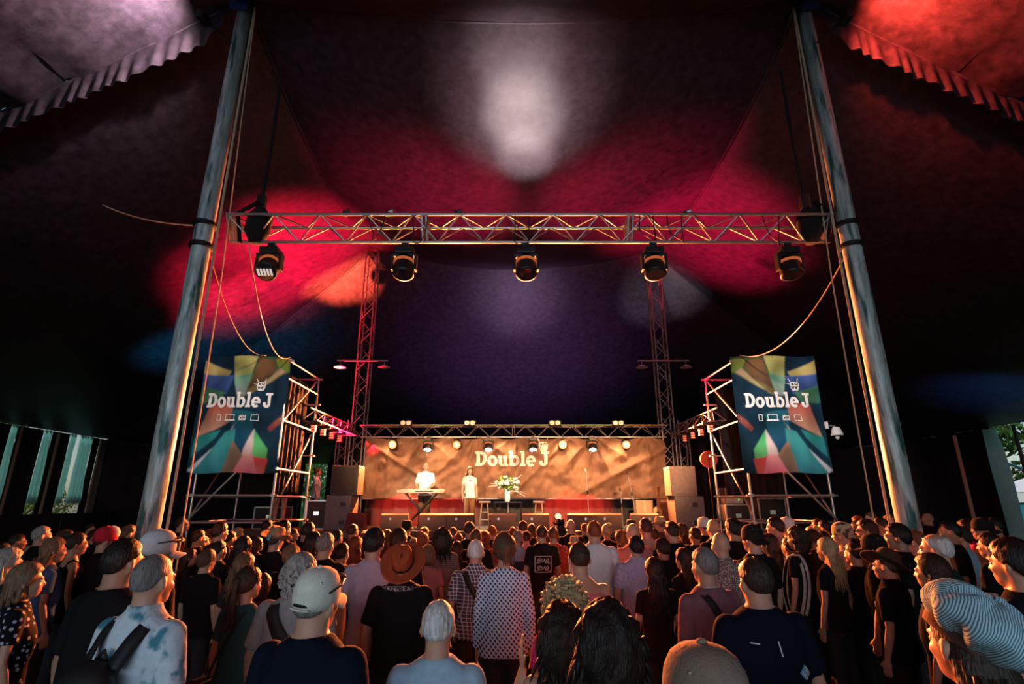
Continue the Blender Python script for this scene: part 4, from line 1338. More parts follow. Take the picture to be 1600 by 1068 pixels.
# ------------------------------------------------------------------ people: body, clothes, hair and hats, all in a standing frame 1.75 m tall facing +Y
def remeshed(mb, voxel, smooth=3, fac=.5, name='m'):
    me = mb.mesh(name)
    o = bpy.data.objects.new(name, me)
    C.objects.link(o)
    r = o.modifiers.new('r', 'REMESH'); r.mode = 'VOXEL'; r.voxel_size = voxel
    s = o.modifiers.new('s', 'SMOOTH'); s.iterations = smooth; s.factor = fac
    dg = bpy.context.evaluated_depsgraph_get()
    out = bpy.data.meshes.new_from_object(o.evaluated_get(dg))
    bpy.data.objects.remove(o)
    bpy.data.meshes.remove(me)
    out.polygons.foreach_set('use_smooth', [True] * len(out.polygons))
    return out

TORSO = {  # z, half width, half depth, y offset
    'm': [(.80, .150, .10, -.01), (.88, .168, .118, -.015), (.96, .162, .115, -.01), (1.06, .152, .108, 0), (1.18, .166, .118, -.005), (1.29, .184, .122, -.012), (1.37, .190, .112, -.02), (1.42, .176, .094, -.024), (1.462, .124, .077, -.024), (1.502, .076, .067, -.022)],
    'f': [(.80, .150, .105, -.01), (.88, .170, .120, -.02), (.96, .158, .112, -.012), (1.08, .128, .095, 0), (1.20, .140, .112, .008), (1.29, .158, .115, 0), (1.37, .166, .100, -.018), (1.42, .152, .083, -.022), (1.46, .102, .068, -.022), (1.492, .062, .056, -.02)],
    'w': [(.80, .175, .125, -.01), (.88, .200, .150, -.01), (.96, .205, .158, .005), (1.06, .200, .160, .012), (1.18, .200, .152, .008), (1.29, .205, .140, -.008), (1.37, .205, .124, -.02), (1.42, .192, .106, -.024), (1.465, .140, .088, -.024), (1.508, .086, .074, -.022)],
}
def ering(c, rx, ry, n=22, sq=2.3):
    out = []
    for i in range(n):
        a = 2 * PI * i / n
        ca, sa = math.cos(a), math.sin(a)
        out.append(Vector((c[0] + rx * abs(ca) ** (2 / sq) * (1 if ca > 0 else -1), c[1] + ry * abs(sa) ** (2 / sq) * (1 if sa > 0 else -1), c[2])))
    return out
POSE = {  # left / right: elbow, wrist, finger direction, palm normal
    'stand': [((-.245, -.035, 1.13), (-.255, .03, .88), (0, .15, -1), (1, 0, 0)), ((.245, -.035, 1.13), (.255, .03, .88), (0, .15, -1), (-1, 0, 0))],
    'front': [((-.24, -.01, 1.14), (-.05, .20, 1.08), (1, .1, -.1), (0, -1, 0)), ((.24, -.01, 1.14), (.06, .22, 1.06), (-1, .1, -.1), (0, -1, 0))],
    'raise': [((-.245, -.035, 1.13), (-.255, .03, .88), (0, .15, -1), (1, 0, 0)), ((.33, .16, 1.48), (.26, .22, 1.74), (.05, .05, 1), (0, 1, 0))],
    'hairhand': [((-.30, .10, 1.22), (-.20, .02, 1.46), (-.10, -.10, 1), (1, 0, 0)), ((.245, -.035, 1.13), (.255, .03, .88), (0, .15, -1), (-1, 0, 0))],
    'keys': [((-.245, .03, 1.12), (-.16, .27, 1.045), (.1, 1, -.25), (0, 0, -1)), ((.245, .03, 1.12), (.16, .27, 1.045), (-.1, 1, -.25), (0, 0, -1))],
    'phone': [((-.245, -.035, 1.13), (-.255, .03, .88), (0, .15, -1), (1, 0, 0)), ((.25, .10, 1.2), (.12, .28, 1.36), (-.2, .15, 1), (-1, 0, 0))],
}
SHX = {'m': .178, 'f': .155, 'w': .195}
def shoulder(b, s):
    return Vector((s * SHX[b], -.022, 1.395))
def arm_pts(b, pose, k):
    e, w_, fd, pn = POSE[pose][k]
    s = -1 if k == 0 else 1
    kx = SHX[b] / .178
    e = Vector((e[0] * (kx if abs(e[0]) > .2 else 1), e[1], e[2]))
    w_ = Vector((w_[0] * (kx if abs(w_[0]) > .2 else 1), w_[1], w_[2]))
    return shoulder(b, s), e, w_, Vector(fd).normalized(), Vector(pn).normalized()
BODY, SHIRT, LEGS = {}, {}, {}
def body_mesh(b, pose):
    if (b, pose) in BODY:
        return BODY[(b, pose)]
    q = MB()
    q.loft([ering((0, y, z), rx * .96, ry * .96) for z, rx, ry, y in TORSO[b]])
    q.ell((0, -.015, 1.648), (.075, .097, .100), n=20, m=12)
    q.ell((0, .026, 1.60), (.061, .070, .092), n=18, m=10)
    q.ell((0, .046, 1.552), (.044, .048, .045))
    q.tube([(0, .088, 1.635), (0, .103, 1.612), (0, .112, 1.594)], [.008, .011, .016], 8)
    q.ell((0, .082, 1.646), (.05, .018, .012))
    q.ell((0, .088, 1.564), (.026, .014, .012))
    for s in (-1, 1):
        q.ell((s * .082, -.016, 1.615), (.012, .021, .034), Matrix.Rotation(s * .45, 3, 'Z'), 10, 7)
        q.ell((s * .034, .066, 1.598), (.024, .024, .022))
    nk = {'m': 1.0, 'f': .82, 'w': 1.12}[b]
    q.tube([(0, -.018, 1.62), (0, -.022, 1.54), (0, -.024, 1.47), (0, -.022, 1.42)], [.062 * nk, .061 * nk, .066 * nk, .085 * nk], 16)
    fine = pose in ('raise', 'hairhand', 'keys', 'phone')
    for k in (0, 1):
        s = -1 if k == 0 else 1
        sh, e, w_, fd, pn = arm_pts(b, pose, k)
        th = {'m': 1, 'f': .84, 'w': 1.15}[b]
        q.ell(sh, (.055 * th, .055 * th, .06 * th))
        q.tube([sh, sh.lerp(e, .35), e, e.lerp(w_, .3), w_], [.052 * th, .047 * th, .037 * th, .039 * th, .026 * th], 12)
        # hand: palm, four unequal bent fingers, and a thumb leaving the side of the palm
        side = fd.cross(pn).normalized()
        pc = w_ + fd * .045
        R = Matrix((side, pn, fd)).transposed()
        q.ell(pc, (.040, .016, .055), R, 12, 8)
        spread = .5 if pose in ('raise', 'hairhand') else .12
        for i, (off, L) in enumerate(((-.030, .070), (-.010, .082), (.010, .078), (.029, .062))):
            r0 = w_ + fd * .085 + side * off
            d1 = (fd + side * off * 10 * spread + pn * .10).normalized()
            d2 = (fd * .9 + side * off * 9 * spread + pn * (.35 if fine else .6)).normalized()
            q.tube([r0 - fd * .02, r0 + d1 * L * .5, r0 + d1 * L * .5 + d2 * L * .5], [.0095, .009, .0075], 8)
        tb = w_ + fd * .035 - side * .030
        td = (fd * .75 - side * .65 + pn * .25).normalized()
        q.tube([tb, tb + td * .035, tb + td * .035 + (td + fd * .4).normalized() * .03], [.013, .0105, .0085], 8)
    lw = {'m': 1, 'f': 1.0, 'w': 1.15}[b]
    for s in (-1, 1):
        q.tube([(s * .085, -.01, .90), (s * .092, 0, .70), (s * .095, .01, .49), (s * .096, -.02, .34), (s * .096, -.025, .09)], [.092 * lw, .078 * lw, .056 * lw, .056 * lw, .036], 14)
        q.tube([(s * .096, -.06, .045), (s * .10, .04, .045), (s * .108, .15, .032), (s * .11, .19, .025)], [.036, .040, .042, .022], 12, flat=.8)
    me = remeshed(q, .0075 if fine else .0105, 3)
    bm = bmesh.new(); bm.from_mesh(me)
    # lips take their own colour; eyes and brows are set into the sockets
    for f in bm.faces:
        c = f.calc_center_median()
        if c.y > .075 and abs(c.x) < .026 and abs(c.z - 1.564) < .010:
            f.material_index = 2
    for s in (-1, 1):
        for dy, rr, mi in ((0, .0125, 3), (.0075, .0062, 1)):
            g = bmesh.ops.create_uvsphere(bm, u_segments=10, v_segments=7, radius=rr, matrix=Matrix.Translation((s * .031, .0755 + dy, 1.626)))
            for v in g['verts']:
                for f in v.link_faces:
                    f.material_index = mi; f.smooth = True
    bm.to_mesh(me); bm.free()
    BODY[(b, pose)] = me
    return me
def fold(v, amp):
    n = noise.noise(Vector((v.x * 7, v.y * 7, v.z * 3.2))) + .5 * noise.noise(Vector((v.x * 16 + 3, v.y * 16, v.z * 7)))
    return n * amp
def shirt_mesh(b, pose, sl):
    if (b, pose, sl) in SHIRT:
        return SHIRT[(b, pose, sl)]
    q = MB()
    inf = .013
    T = [(z, rx, ry, y) for z, rx, ry, y in TORSO[b] if z > .85]
    nk = {'m': 1.0, 'f': .84, 'w': 1.12}[b]
    rings = [ering((0, y, z - (.04 if i == 0 else 0)), rx + inf + (.012 if i == 0 else 0) + (.012 if z < 1.25 else 0), ry + inf + (.012 if z < 1.25 else 0)) for i, (z, rx, ry, y) in enumerate(T[:-2])]
    z, rx, ry, y = T[-2]
    if sl == 'none':
        rings[-1] = ering((0, T[-3][3], 1.40), T[-3][1] * .72, T[-3][2] + .006)
        rings.append(ering((0, y, 1.425), rx * .85, ry * .95))
    else:
        rings.append(ering((0, y, z + .004), rx + .010, ry + .010))
        rings.append(ering((0, -.022, T[-1][0] + .002), .075 * nk, .070 * nk))
        if sl == 'collar' or sl == 'collar_long':
            rings.append(ering((0, -.022, T[-1][0] + .026), .073 * nk, .070 * nk))
    q.loft(rings)
    if sl == 'none':
        for s in (-1, 1):
            q.tube([(s * .10, -.09, 1.36), (s * .095, -.06, 1.44), (s * .088, -.02, 1.462), (s * .09, .05, 1.42), (s * .10, .09, 1.34)], [.03, .026, .026, .026, .03], 8, flat=.5)
    else:
        for k in (0, 1):
            sh, e, w_, fd, pn = arm_pts(b, pose, k)
            th = {'m': 1, 'f': .86, 'w': 1.15}[b]
            q.ell(sh + Vector((0, 0, .004)), (.068 * th, .070 * th, .070 * th))
            if 'long' in sl:
                q.tube([sh, sh.lerp(e, .4), e, e.lerp(w_, .5), w_ - (w_ - e) * .03], [.070 * th, .063 * th, .056 * th, .050 * th, .040 * th], 14)
            else:
                end = sh.lerp(e, .80 if b != 'f' else .6)
                q.tube([sh, sh.lerp(end, .5), end], [.070 * th, .066 * th, .064 * th], 14)
    me = remeshed(q, .0125, 3)
    for v in me.vertices:
        v.co += v.normal * fold(v.co, .007)
    SHIRT[(b, pose, sl)] = me
    return me
def legs_mesh(b):
    if b in LEGS:
        return LEGS[b]
    q = MB()
    T = [t for t in TORSO[b] if t[0] < 1.0]
    q.loft([ering((0, y, z), rx + .008, ry + .008) for z, rx, ry, y in T])
    lw = {'m': 1, 'f': 1.0, 'w': 1.15}[b]
    for s in (-1, 1):
        q.tube([(s * .085, -.01, .93), (s * .092, 0, .70), (s * .096, .01, .49), (s * .098, -.015, .34), (s * .098, -.02, .075)], [.100 * lw, .09 * lw, .076 * lw, .072 * lw, .066], 14)
    me = remeshed(q, .016, 3)
    for v in me.vertices:
        v.co += v.normal * fold(v.co, .005)
    LEGS[b] = me
    return me
_sh = {}
def shoe_mesh():
    if 'm' not in _sh:
        q = MB()
        q.tube([(0, -.075, .045), (0, .03, .05), (.0, .14, .042), (0, .205, .028)], [.043, .046, .048, .028], 12, flat=.9)
        q.box((0, .065, .011), (.09, .29, .022))
        q.tube([(0, -.035, .05), (0, -.03, .10)], [.048, .046], 12)
        _sh['m'] = remeshed(q, .009, 2)
    return _sh['m']

# ---- hair
HC = Vector((0, -.015, 1.648))
def sstep(a, b, x):
    t = max(0, min(1, (x - a) / (b - a)))
    return t * t * (3 - 2 * t)
def hair_cap(q, thick=.016, nape=-.72, front=.42, side=-.25, rough=.004, seed=0, bald=0, n=64, m=40, freq=26):
    """scalp cap: stands off the skull where hair grows and dives inside the skull elsewhere"""
    rings = []
    for k in range(m + 1):
        a = -PI / 2 + PI * k / m
        a = max(-PI / 2 + .04, min(PI / 2 - .04, a))
        ringv = []
        for i in range(n):
            b = 2 * PI * i / n
            d = Vector((math.cos(a) * math.cos(b), math.cos(a) * math.sin(b), math.sin(a)))
            f = d.y
            lim = nape + (side - nape) * sstep(-.7, .05, f) + (front - side) * sstep(.1, .75, f)
            g = sstep(lim - .10, lim + .10, d.z)
            if bald:
                g *= 1 - sstep(bald, bald + .25, d.z) * sstep(-.9, -.3, f)
            t = -.012 + (thick + .012) * g
            st = noise.noise(Vector((b * freq / 6.28 * 3, d.z * 2.2, seed))) + .6 * noise.noise(Vector((d.x * 14, d.y * 14, d.z * 6 + seed)))
            t += rough * st * g
            ringv.append(HC + Vector((d.x * (.0755 + t), d.y * (.098 + t), d.z * (.102 + t))))
        rings.append(ringv)
    q.loft(rings)
def hair_fall(q, z0, z1, w0, w1, y0, y1, d0, d1, seed=0, n=60, m=22, ragged=.05, wave=0):
    """a sheet of hair falling down the back, ridged into strands"""
    rings = []
    for k in range(m + 1):
        v = k / m
        ringv = []
        for i in range(n):
            a = 2 * PI * i / n
            rg = 1 + .07 * noise.noise(Vector((a * 7, v * 1.6, seed))) + .05 * noise.noise(Vector((a * 15, v * 2.5, seed + 4)))
            tp = 1 - .6 * sstep(.8, 1, v)
            wd = (w0 + (w1 - w0) * sstep(0, .8, v)) * rg
            dp = (d0 + (d1 - d0) * v) * rg * tp
            z = z0 + (z1 - z0) * v + ragged * v * noise.noise(Vector((a * 5, seed, 1)))
            yy = y0 + (y1 - y0) * sstep(0, .75, v)
            wv = wave * math.sin(v * 14 + a * 2 + seed) * v
            ringv.append(Vector((wd * math.cos(a) + wv, yy + dp * math.sin(a) + wv * .6, z)))
        rings.append(ringv)
    q.loft(rings)
def locks(q, n, seed, z_lo, z_hi, y_back, w_, L, r=.006, flare=.02):
    rnd = random.Random(seed)
    for _ in range(n):
        a = rnd.uniform(PI * 1.02, PI * 1.98)
        p = Vector((math.cos(a) * w_, y_back + math.sin(a) * .07, rnd.uniform(z_lo, z_hi)))
        o = Vector((math.cos(a), math.sin(a), 0)) * rnd.uniform(0, flare)
        ll = L * rnd.uniform(.6, 1.15)
        s = rnd.uniform(-.015, .015)
        q.tube([p, p + o * .6 + Vector((s, 0, -ll * .5)), p + o + Vector((s * 2, 0, -ll))], [r, r * .9, r * .15], 5)
def puff(q, c, r, amp, fr, seed, n=48, m=30):
    rings = []
    for k in range(m + 1):
        a = max(-PI / 2 + .05, min(PI / 2 - .05, -PI / 2 + PI * k / m))
        ringv = []
        for i in range(n):
            b = 2 * PI * i / n
            d = Vector((math.cos(a) * math.cos(b), math.cos(a) * math.sin(b), math.sin(a)))
            t = 1 + amp * noise.noise(d * fr + Vector((seed, 0, 0))) + amp * .6 * noise.noise(d * fr * 2.3 + Vector((0, seed, 0)))
            ringv.append(Vector(c) + Vector((d.x * r[0], d.y * r[1], d.z * r[2])) * t)
        rings.append(ringv)
    q.loft(rings)
HAIR = {}
def hair_mesh(st, var=0, under=False):
    key = (st, var, under)
    if key in HAIR:
        return HAIR[key]
    q = MB(); s = var * 7.3
    if st == 'short':
        hair_cap(q, .008 + .003 * (var % 2), -.66, .45, -.02, .006, s)
    elif st == 'buzz':
        hair_cap(q, .0035, -.60, .48, -.02, .001, s)
    elif st == 'thin':
        hair_cap(q, .009, -.66, .55, -.04, .004, s, bald=.55)
    elif st == 'full':
        hair_cap(q, .017, -.76, .40, -.2, .009, s)
    elif st == 'pixie':
        hair_cap(q, .024, -.86, .42, -.42, .007, s)
        locks(q, 40, var + 3, 1.60, 1.70, -.045, .072, .10, .009, .012)
    elif st == 'bob':
        hair_cap(q, .020, -.8, .42, -.5, .006, s)
        hair_fall(q, 1.66, 1.50, .088, .094, -.045, -.045, .085, .075, s, ragged=.02)
        locks(q, 40, var + 11, 1.52, 1.60, -.05, .088, .08)
    elif st == 'long':
        hair_cap(q, .017, -.8, .42, -.5, .005, s)
        hair_fall(q, 1.67, 1.30, .084, .100, -.040, -.095, .078, .045, s)
        locks(q, 70, var + 21, 1.32, 1.58, -.075, .092, .14)
    elif st == 'wavy':
        hair_cap(q, .022, -.8, .42, -.5, .010, s)
        hair_fall(q, 1.67, 1.38, .092, .120, -.040, -.070, .085, .075, s, ragged=.06, wave=.014)
        locks(q, 90, var + 31, 1.38, 1.62, -.06, .105, .10, .009, .035)
    elif st == 'curly':
        hair_cap(q, .03, -.85, .40, -.45, .014, s)
        puff(q, (0, -.045, 1.64), (.140, .130, .145), .22, 4.2, s)
        rnd = random.Random(var)
        for _ in range(170):
            d = Vector((rnd.gauss(0, 1), rnd.gauss(-.35, 1), rnd.gauss(0, 1))).normalized()
            if d.y > .55 and d.z < .4:
                continue
            p = Vector((0, -.045, 1.64)) + Vector((d.x * .140, d.y * .128, d.z * .146))
            u = d.cross(Vector((.3, .2, 1))).normalized()
            q.tube([p, p + d * .016 + u * .014, p + d * .024 - u * .008, p + d * .012 - u * .02], [.013, .012, .010, .004], 5)
    elif st == 'curlybob':
        hair_cap(q, .024, -.85, .40, -.45, .012, s)
        puff(q, (0, -.045, 1.615), (.104, .098, .118), .20, 4.6, s)
        rnd = random.Random(var + 5)
        for _ in range(150):
            d = Vector((rnd.gauss(0, 1), rnd.gauss(-.35, 1), rnd.gauss(0, 1))).normalized()
            if d.y > .5 and d.z < .45:
                continue
            p = Vector((0, -.045, 1.615)) + Vector((d.x * .104, d.y * .098, d.z * .120))
            u = d.cross(Vector((.3, .2, 1))).normalized()
            q.tube([p, p + d * .010 + u * .016, p + d * .014 - u * .004 - Vector((0, 0, .012)), p + d * .006 - u * .016 - Vector((0, 0, .02))], [.011, .010, .008, .003], 5)
    elif st == 'bighair':
        hair_cap(q, .03, -.85, .40, -.45, .012, s)
        puff(q, (0, -.05, 1.585), (.135, .115, .185), .14, 3.6, s)
        locks(q, 110, var + 51, 1.42, 1.66, -.06, .125, .11, .009, .035)
    elif st == 'pony':
        hair_cap(q, .013, -.75, .42, -.3, .004, s)
        q.ell((0, -.125, 1.66), (.03, .03, .03))
        hair_fall(q, 1.675, 1.36, .022, .032, -.130, -.15, .022, .022, s, 24)
        locks(q, 24, var + 61, 1.40, 1.6, -.11, .025, .12)
    elif st == 'bun':
        hair_cap(q, .013, -.75, .42, -.3, .005, s)
        puff(q, (0, -.10, 1.735), (.05, .05, .045), .15, 3, s, 24, 14)
    if under:  # pressed flat below a hat
        for v in q.v:
            if v.z > 1.60:
                d = v - Vector((0, -.012, 1.65))
                r = math.sqrt((d.x / .081) ** 2 + (d.y / .103) ** 2 + (d.z / .103) ** 2)
                k = sstep(1.60, 1.635, v.z)
                if r > 1:
                    v += d * (1 / r - 1) * k
    me = q.mesh('hair', True)
    HAIR[key] = me
    return me
# ---- hats; each returns (name, list of (part name, mesh, colour role))
HATS = {}
def hat_parts(kind):
    if kind in HATS:
        return HATS[kind]
    out = []
    def lump(prof, sx, sy, c, n=36, cr=0, rot=None, dent=None):
        q = MB()
        rings = []
        for r, z in prof:
            rg = []
            for i in range(n):
                a = 2 * PI * i / n
                p = Vector((sx * r * math.cos(a), sy * r * math.sin(a), z))
                if dent:
                    p = dent(p)
                if rot is not None:
                    p = rot @ p
                rg.append(Vector(c) + p)
            rings.append(rg)
        q.loft(rings)
        return q
    if kind in ('cap', 'cap_back', 'capgap'):
        prof = [(1.0, -.035), (1.02, 0), (1.0, .035), (.93, .065), (.78, .092), (.55, .108), (.28, .116), (.06, .118)]
        q = lump(prof, .090, .112, (0, -.012, 1.658))
        out.append(('crown', q.mesh('crown', True), 0))
        q = MB(); q.ell((0, -.012, 1.777), (.012, .012, .007)); out.append(('button', q.mesh('button', True), 0))
        q = MB()
        sg = -1 if kind == 'cap_back' else 1
        vs, fs = [], []
        for j in range(7):
            for i in range(13):
                u = i / 12 * 2 - 1
                v = j / 6
                a = u * 1.15
                r = .105 + v * (.085 * math.cos(u * 1.0))
                vs.append((.092 * math.sin(a) * (1 - .08 * v), sg * (-.012 * sg + r * math.cos(a * (1 - .25 * v))), 1.640 - .022 * v - .022 * u * u * (1 + v * .4)))
        for j in range(6):
            for i in range(12):
                a = j * 13 + i
                fs.append((a, a + 1, a + 14, a + 13))
        q.add(vs, fs)
        me = q.mesh('brim', True)
        bm = bmesh.new(); bm.from_mesh(me)
        bmesh.ops.solidify(bm, geom=bm.faces[:], thickness=.005)
        bm.to_mesh(me); bm.free()
        out.append(('brim', me, 1))
        if kind != 'cap_back':
            q = MB()
            vs, fs = [], []
            for j in range(5):
                for i in range(11):
                    a = (i / 10 * 2 - 1) * .42
                    h = .038 * math.sqrt(max(0, 1 - (i / 5 - 1) ** 2)) * j / 4
                    r = 1.035 - .0006 * j
                    vs.append((.090 * r * math.sin(a), -.012 - .112 * r * math.cos(a) + .0015 * j, 1.642 + h))
            for j in range(4):
                for i in range(10):
                    a = j * 11 + i
                    fs.append((a, a + 1, a + 12, a + 11))
            q.add(vs, fs); out.append(('closure_gap', q.mesh('closure_gap', True), 2))
            q = MB(); q.tube([(.090 * 1.05 * math.sin(a), -.012 - .112 * 1.05 * math.cos(a), 1.632) for a in [(i / 10 * 2 - 1) * .5 for i in range(11)]], .009, 6, flat=.4)
            out.append(('strap', q.mesh('strap', True), 0))
        q = MB()
        for s in (-1, 1):
            for yy in (-.06, .05):
                q.lathe([(.006, 0), (.0035, .002)], (s * .062, yy - .012, 1.733), 8, rot=Vector((s * .7, yy * 4, .7)).to_track_quat('Z', 'Y').to_matrix())
        out.append(('eyelets', q.mesh('eyelets'), 3))
    elif kind in ('fedora', 'straw', 'cowboy', 'bucket'):
        br, ch = {'fedora': (.200, .115), 'straw': (.155, .10), 'cowboy': (.185, .125), 'bucket': (.135, .09)}[kind]
        def dent(p):
            if p.z > ch * .6:
                p = p.copy(); p.z -= .035 * math.exp(-(p.x / .03) ** 2) * (p.z / ch)
                p.x *= 1 - .16 * sstep(-.02, .1, p.y)
            return p
        prof = [(1.0, -.02), (1.02, 0), (.98, ch * .45), (.92, ch * .8), (.78, ch), (.4, ch * 1.02), (.08, ch * 1.0)]
        q = lump(prof, .089, .112, (0, -.012, 1.672), dent=None if kind == 'bucket' else dent)
        out.append(('crown', q.mesh('crown', True), 0))
        q = MB()
        rings = []
        n = 48
        for r in (.0, .2, .4, .6, .8, 1.0):
            rg = []
            for i in range(n):
                a = 2 * PI * i / n
                R_ = .098 + (br - .098) * r
                z = (.012 * r * r - (.05 * r if kind == 'bucket' else 0)) + (.055 * r * r * abs(math.cos(a)) ** 3 if kind == 'cowboy' else .012 * r * r * math.cos(2 * a + .4))
                if kind in ('fedora', 'straw'):
                    z += .016 * r * r * (1 if math.sin(a) < 0 else -1) * abs(math.sin(a))
                rg.append(Vector((R_ * .93 * math.cos(a), -.012 + R_ * 1.08 * math.sin(a), 1.655 + z)))
            rings.append(rg)
        top = [r_ for r_ in rings]
        bot = [[p - Vector((0, 0, .006)) for p in r_] for r_ in reversed(rings)]
        q.loft(top + bot, cap=False)
        out.append(('brim', q.mesh('brim', True), 0))
        if kind != 'bucket':
            q = lump([(1.02, -.016), (1.05, -.012), (1.04, .006), (1.01, .008)], .089, .112, (0, -.012, 1.672))
            out.append(('hat_band', q.mesh('hat_band', True), 1))
    elif kind == 'newsboy':
        q = MB()
        puff(q, (0, -.045, 1.72), (.150, .165, .082), .05, 2.2, 3.0, 56, 30)
        for i, v in enumerate(q.v):
            d = v - Vector((0, -.045, 1.75))
            a = math.atan2(d.y, d.x)
            rr = math.hypot(d.x, d.y)
            v.z += .010 * math.sin(a * 8) * min(1, rr / .1) + .006 * noise.noise(v * 18)
            k = 1 + .05 * math.cos(a * 8 + 1) * min(1, rr / .12)
            v.x *= k
        out.append(('crown', q.mesh('crown', True), 0))
        q = MB(); q.ell((0, -.05, 1.803), (.018, .018, .012)); out.append(('button', q.mesh('button', True), 0))
        q = lump([(1.0, -.045), (1.03, -.03), (1.03, .02), (.95, .03)], .088, .110, (0, -.012, 1.675)); out.append(('band', q.mesh('band', True), 1))
    elif kind == 'beanie':
        prof = [(1.0, -.045), (1.03, -.03), (1.02, .02), (.95, .06), (.75, .092), (.45, .11), (.08, .118)]
        q = lump(prof, .088, .110, (0, -.012, 1.655)); out.append(('knit', q.mesh('knit', True), 0))
        q = lump([(1.05, -.05), (1.07, -.03), (1.06, -.01), (1.03, -.005)], .088, .110, (0, -.012, 1.655)); out.append(('cuff', q.mesh('cuff', True), 1))
    HATS[kind] = out
    return out

# ---- colours
SK = {'fair': (.50, .27, .185), 'tan': (.38, .20, .13), 'brown': (.26, .14, .09)}
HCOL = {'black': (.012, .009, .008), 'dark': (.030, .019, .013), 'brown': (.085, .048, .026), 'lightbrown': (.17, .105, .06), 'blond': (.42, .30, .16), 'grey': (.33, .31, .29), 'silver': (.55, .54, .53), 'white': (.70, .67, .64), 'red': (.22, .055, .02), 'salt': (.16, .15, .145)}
def skin(k):
    return mat('skin_' + k, SK[k], .5, spec=.35, var=.10, vscale=14)
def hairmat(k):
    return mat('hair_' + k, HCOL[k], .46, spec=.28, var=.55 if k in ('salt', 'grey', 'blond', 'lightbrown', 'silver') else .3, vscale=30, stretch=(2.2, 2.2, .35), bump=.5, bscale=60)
m_eye = mat('eye_dark', (.015, .01, .008), .15)
m_eyew = mat('eye_white', (.6, .57, .54), .3)
m_lip = mat('lips', (.38, .16, .13), .45)
TOP = {
    'black': dict(col=(.010, .010, .012)), 'char': dict(col=(.028, .028, .032)), 'navy': dict(col=(.006, .009, .019)), 'white': dict(col=(.72, .70, .70)), 'lilac': dict(col=(.46, .40, .50)),
    'grey': dict(col=(.26, .26, .27)), 'pink': dict(col=(.62, .24, .24)), 'coral': dict(col=(.75, .20, .20)), 'beige': dict(col=(.45, .36, .28)), 'mauve': dict(col=(.20, .10, .13)), 'blue': dict(col=(.06, .14, .34)),
    'teal': dict(col=(.02, .08, .10)), 'red': dict(col=(.45, .03, .03)), 'green': dict(col=(.012, .035, .030)), 'brown': dict(col=(.10, .06, .04)), 'lightblue': dict(col=(.30, .44, .56)), 'yellow': dict(col=(.7, .45, .05)), 'magenta': dict(col=(.6, .06, .28)),
    'denim': dict(col=(.24, .36, .54), var=.35, vscale=40, stretch=(1, 1, 3)), 'plaid': dict(col=(.05, .07, .11), pat='plaid', col2=(.62, .62, .66), ps=30, thr=.17), 'grid': dict(col=(.36, .33, .50), pat='plaid', col2=(.55, .48, .62), ps=60, thr=.22),
    'lattice': dict(col=(.72, .74, .80), pat='lattice', col2=(.03, .06, .22), ps=27), 'splat': dict(col=(.58, .66, .74), pat='splat', col2=(.06, .22, .30), ps=8, thr=.54), 'dots': dict(col=(.010, .010, .013), pat='dots', col2=(.45, .44, .60), ps=24, thr=.30),
    'knit': dict(col=(.18, .11, .11), pat='dots', col2=(.62, .50, .46), ps=70, thr=.35), 'greystripe': dict(col=(.22, .19, .19), pat='stripes', col2=(.10, .09, .09), ps=40, thr=.4), 'polo': dict(col=(.36, .33, .42), pat='band', col2=(.03, .035, .06), thr=1.27),
    'floral': dict(col=(.04, .03, .04), pat='splat', col2=(.55, .48, .46), ps=55, thr=.50), 'reddot': dict(col=(.35, .05, .04), pat='splat', col2=(.6, .4, .35), ps=40, thr=.55), 'tweed': dict(col=(.30, .27, .24), pat='splat', col2=(.08, .07, .06), ps=60, thr=.48),
    'tan': dict(col=(.17, .085, .04)), 'whitered': dict(col=(.62, .58, .66)),
}
def topmat(k):
    d = dict(TOP[k]); c = d.pop('col')
    d.setdefault('var', .12); d.setdefault('vscale', 25)
    return mat('cloth_' + k, c, .92, spec=.05, bump=.25, bscale=45, **d)
HATC = {'whitegrey': (.55, .55, .58), 'cream': (.66, .64, .56), 'rust': (.36, .065, .025), 'tan': (.33, .20, .12), 'black': (.014, .012, .012), 'red': (.5, .02, .03), 'white': (.7, .68, .66), 'taupe': (.21, .155, .12), 'straw': (.5, .36, .2), 'darkbrown': (.045, .036, .028), 'beige': (.42, .35, .26), 'camo': (.45, .36, .22), 'brown': (.10, .05, .045)}
def hatmat(k):
    if k == 'stripe':
        return mat('hat_stripe', (.42, .62, .70), .9, pat='stripes_x', col2=(.06, .17, .23), ps=135, thr=.45)
    if k == 'camo':
        return mat('hat_camo', HATC[k], .9, pat='splat', col2=(.06, .05, .03), ps=18, thr=.5)
    return mat('hat_' + k, HATC[k], .9, spec=.15, var=.12, vscale=30, bump=.25, bscale=120)

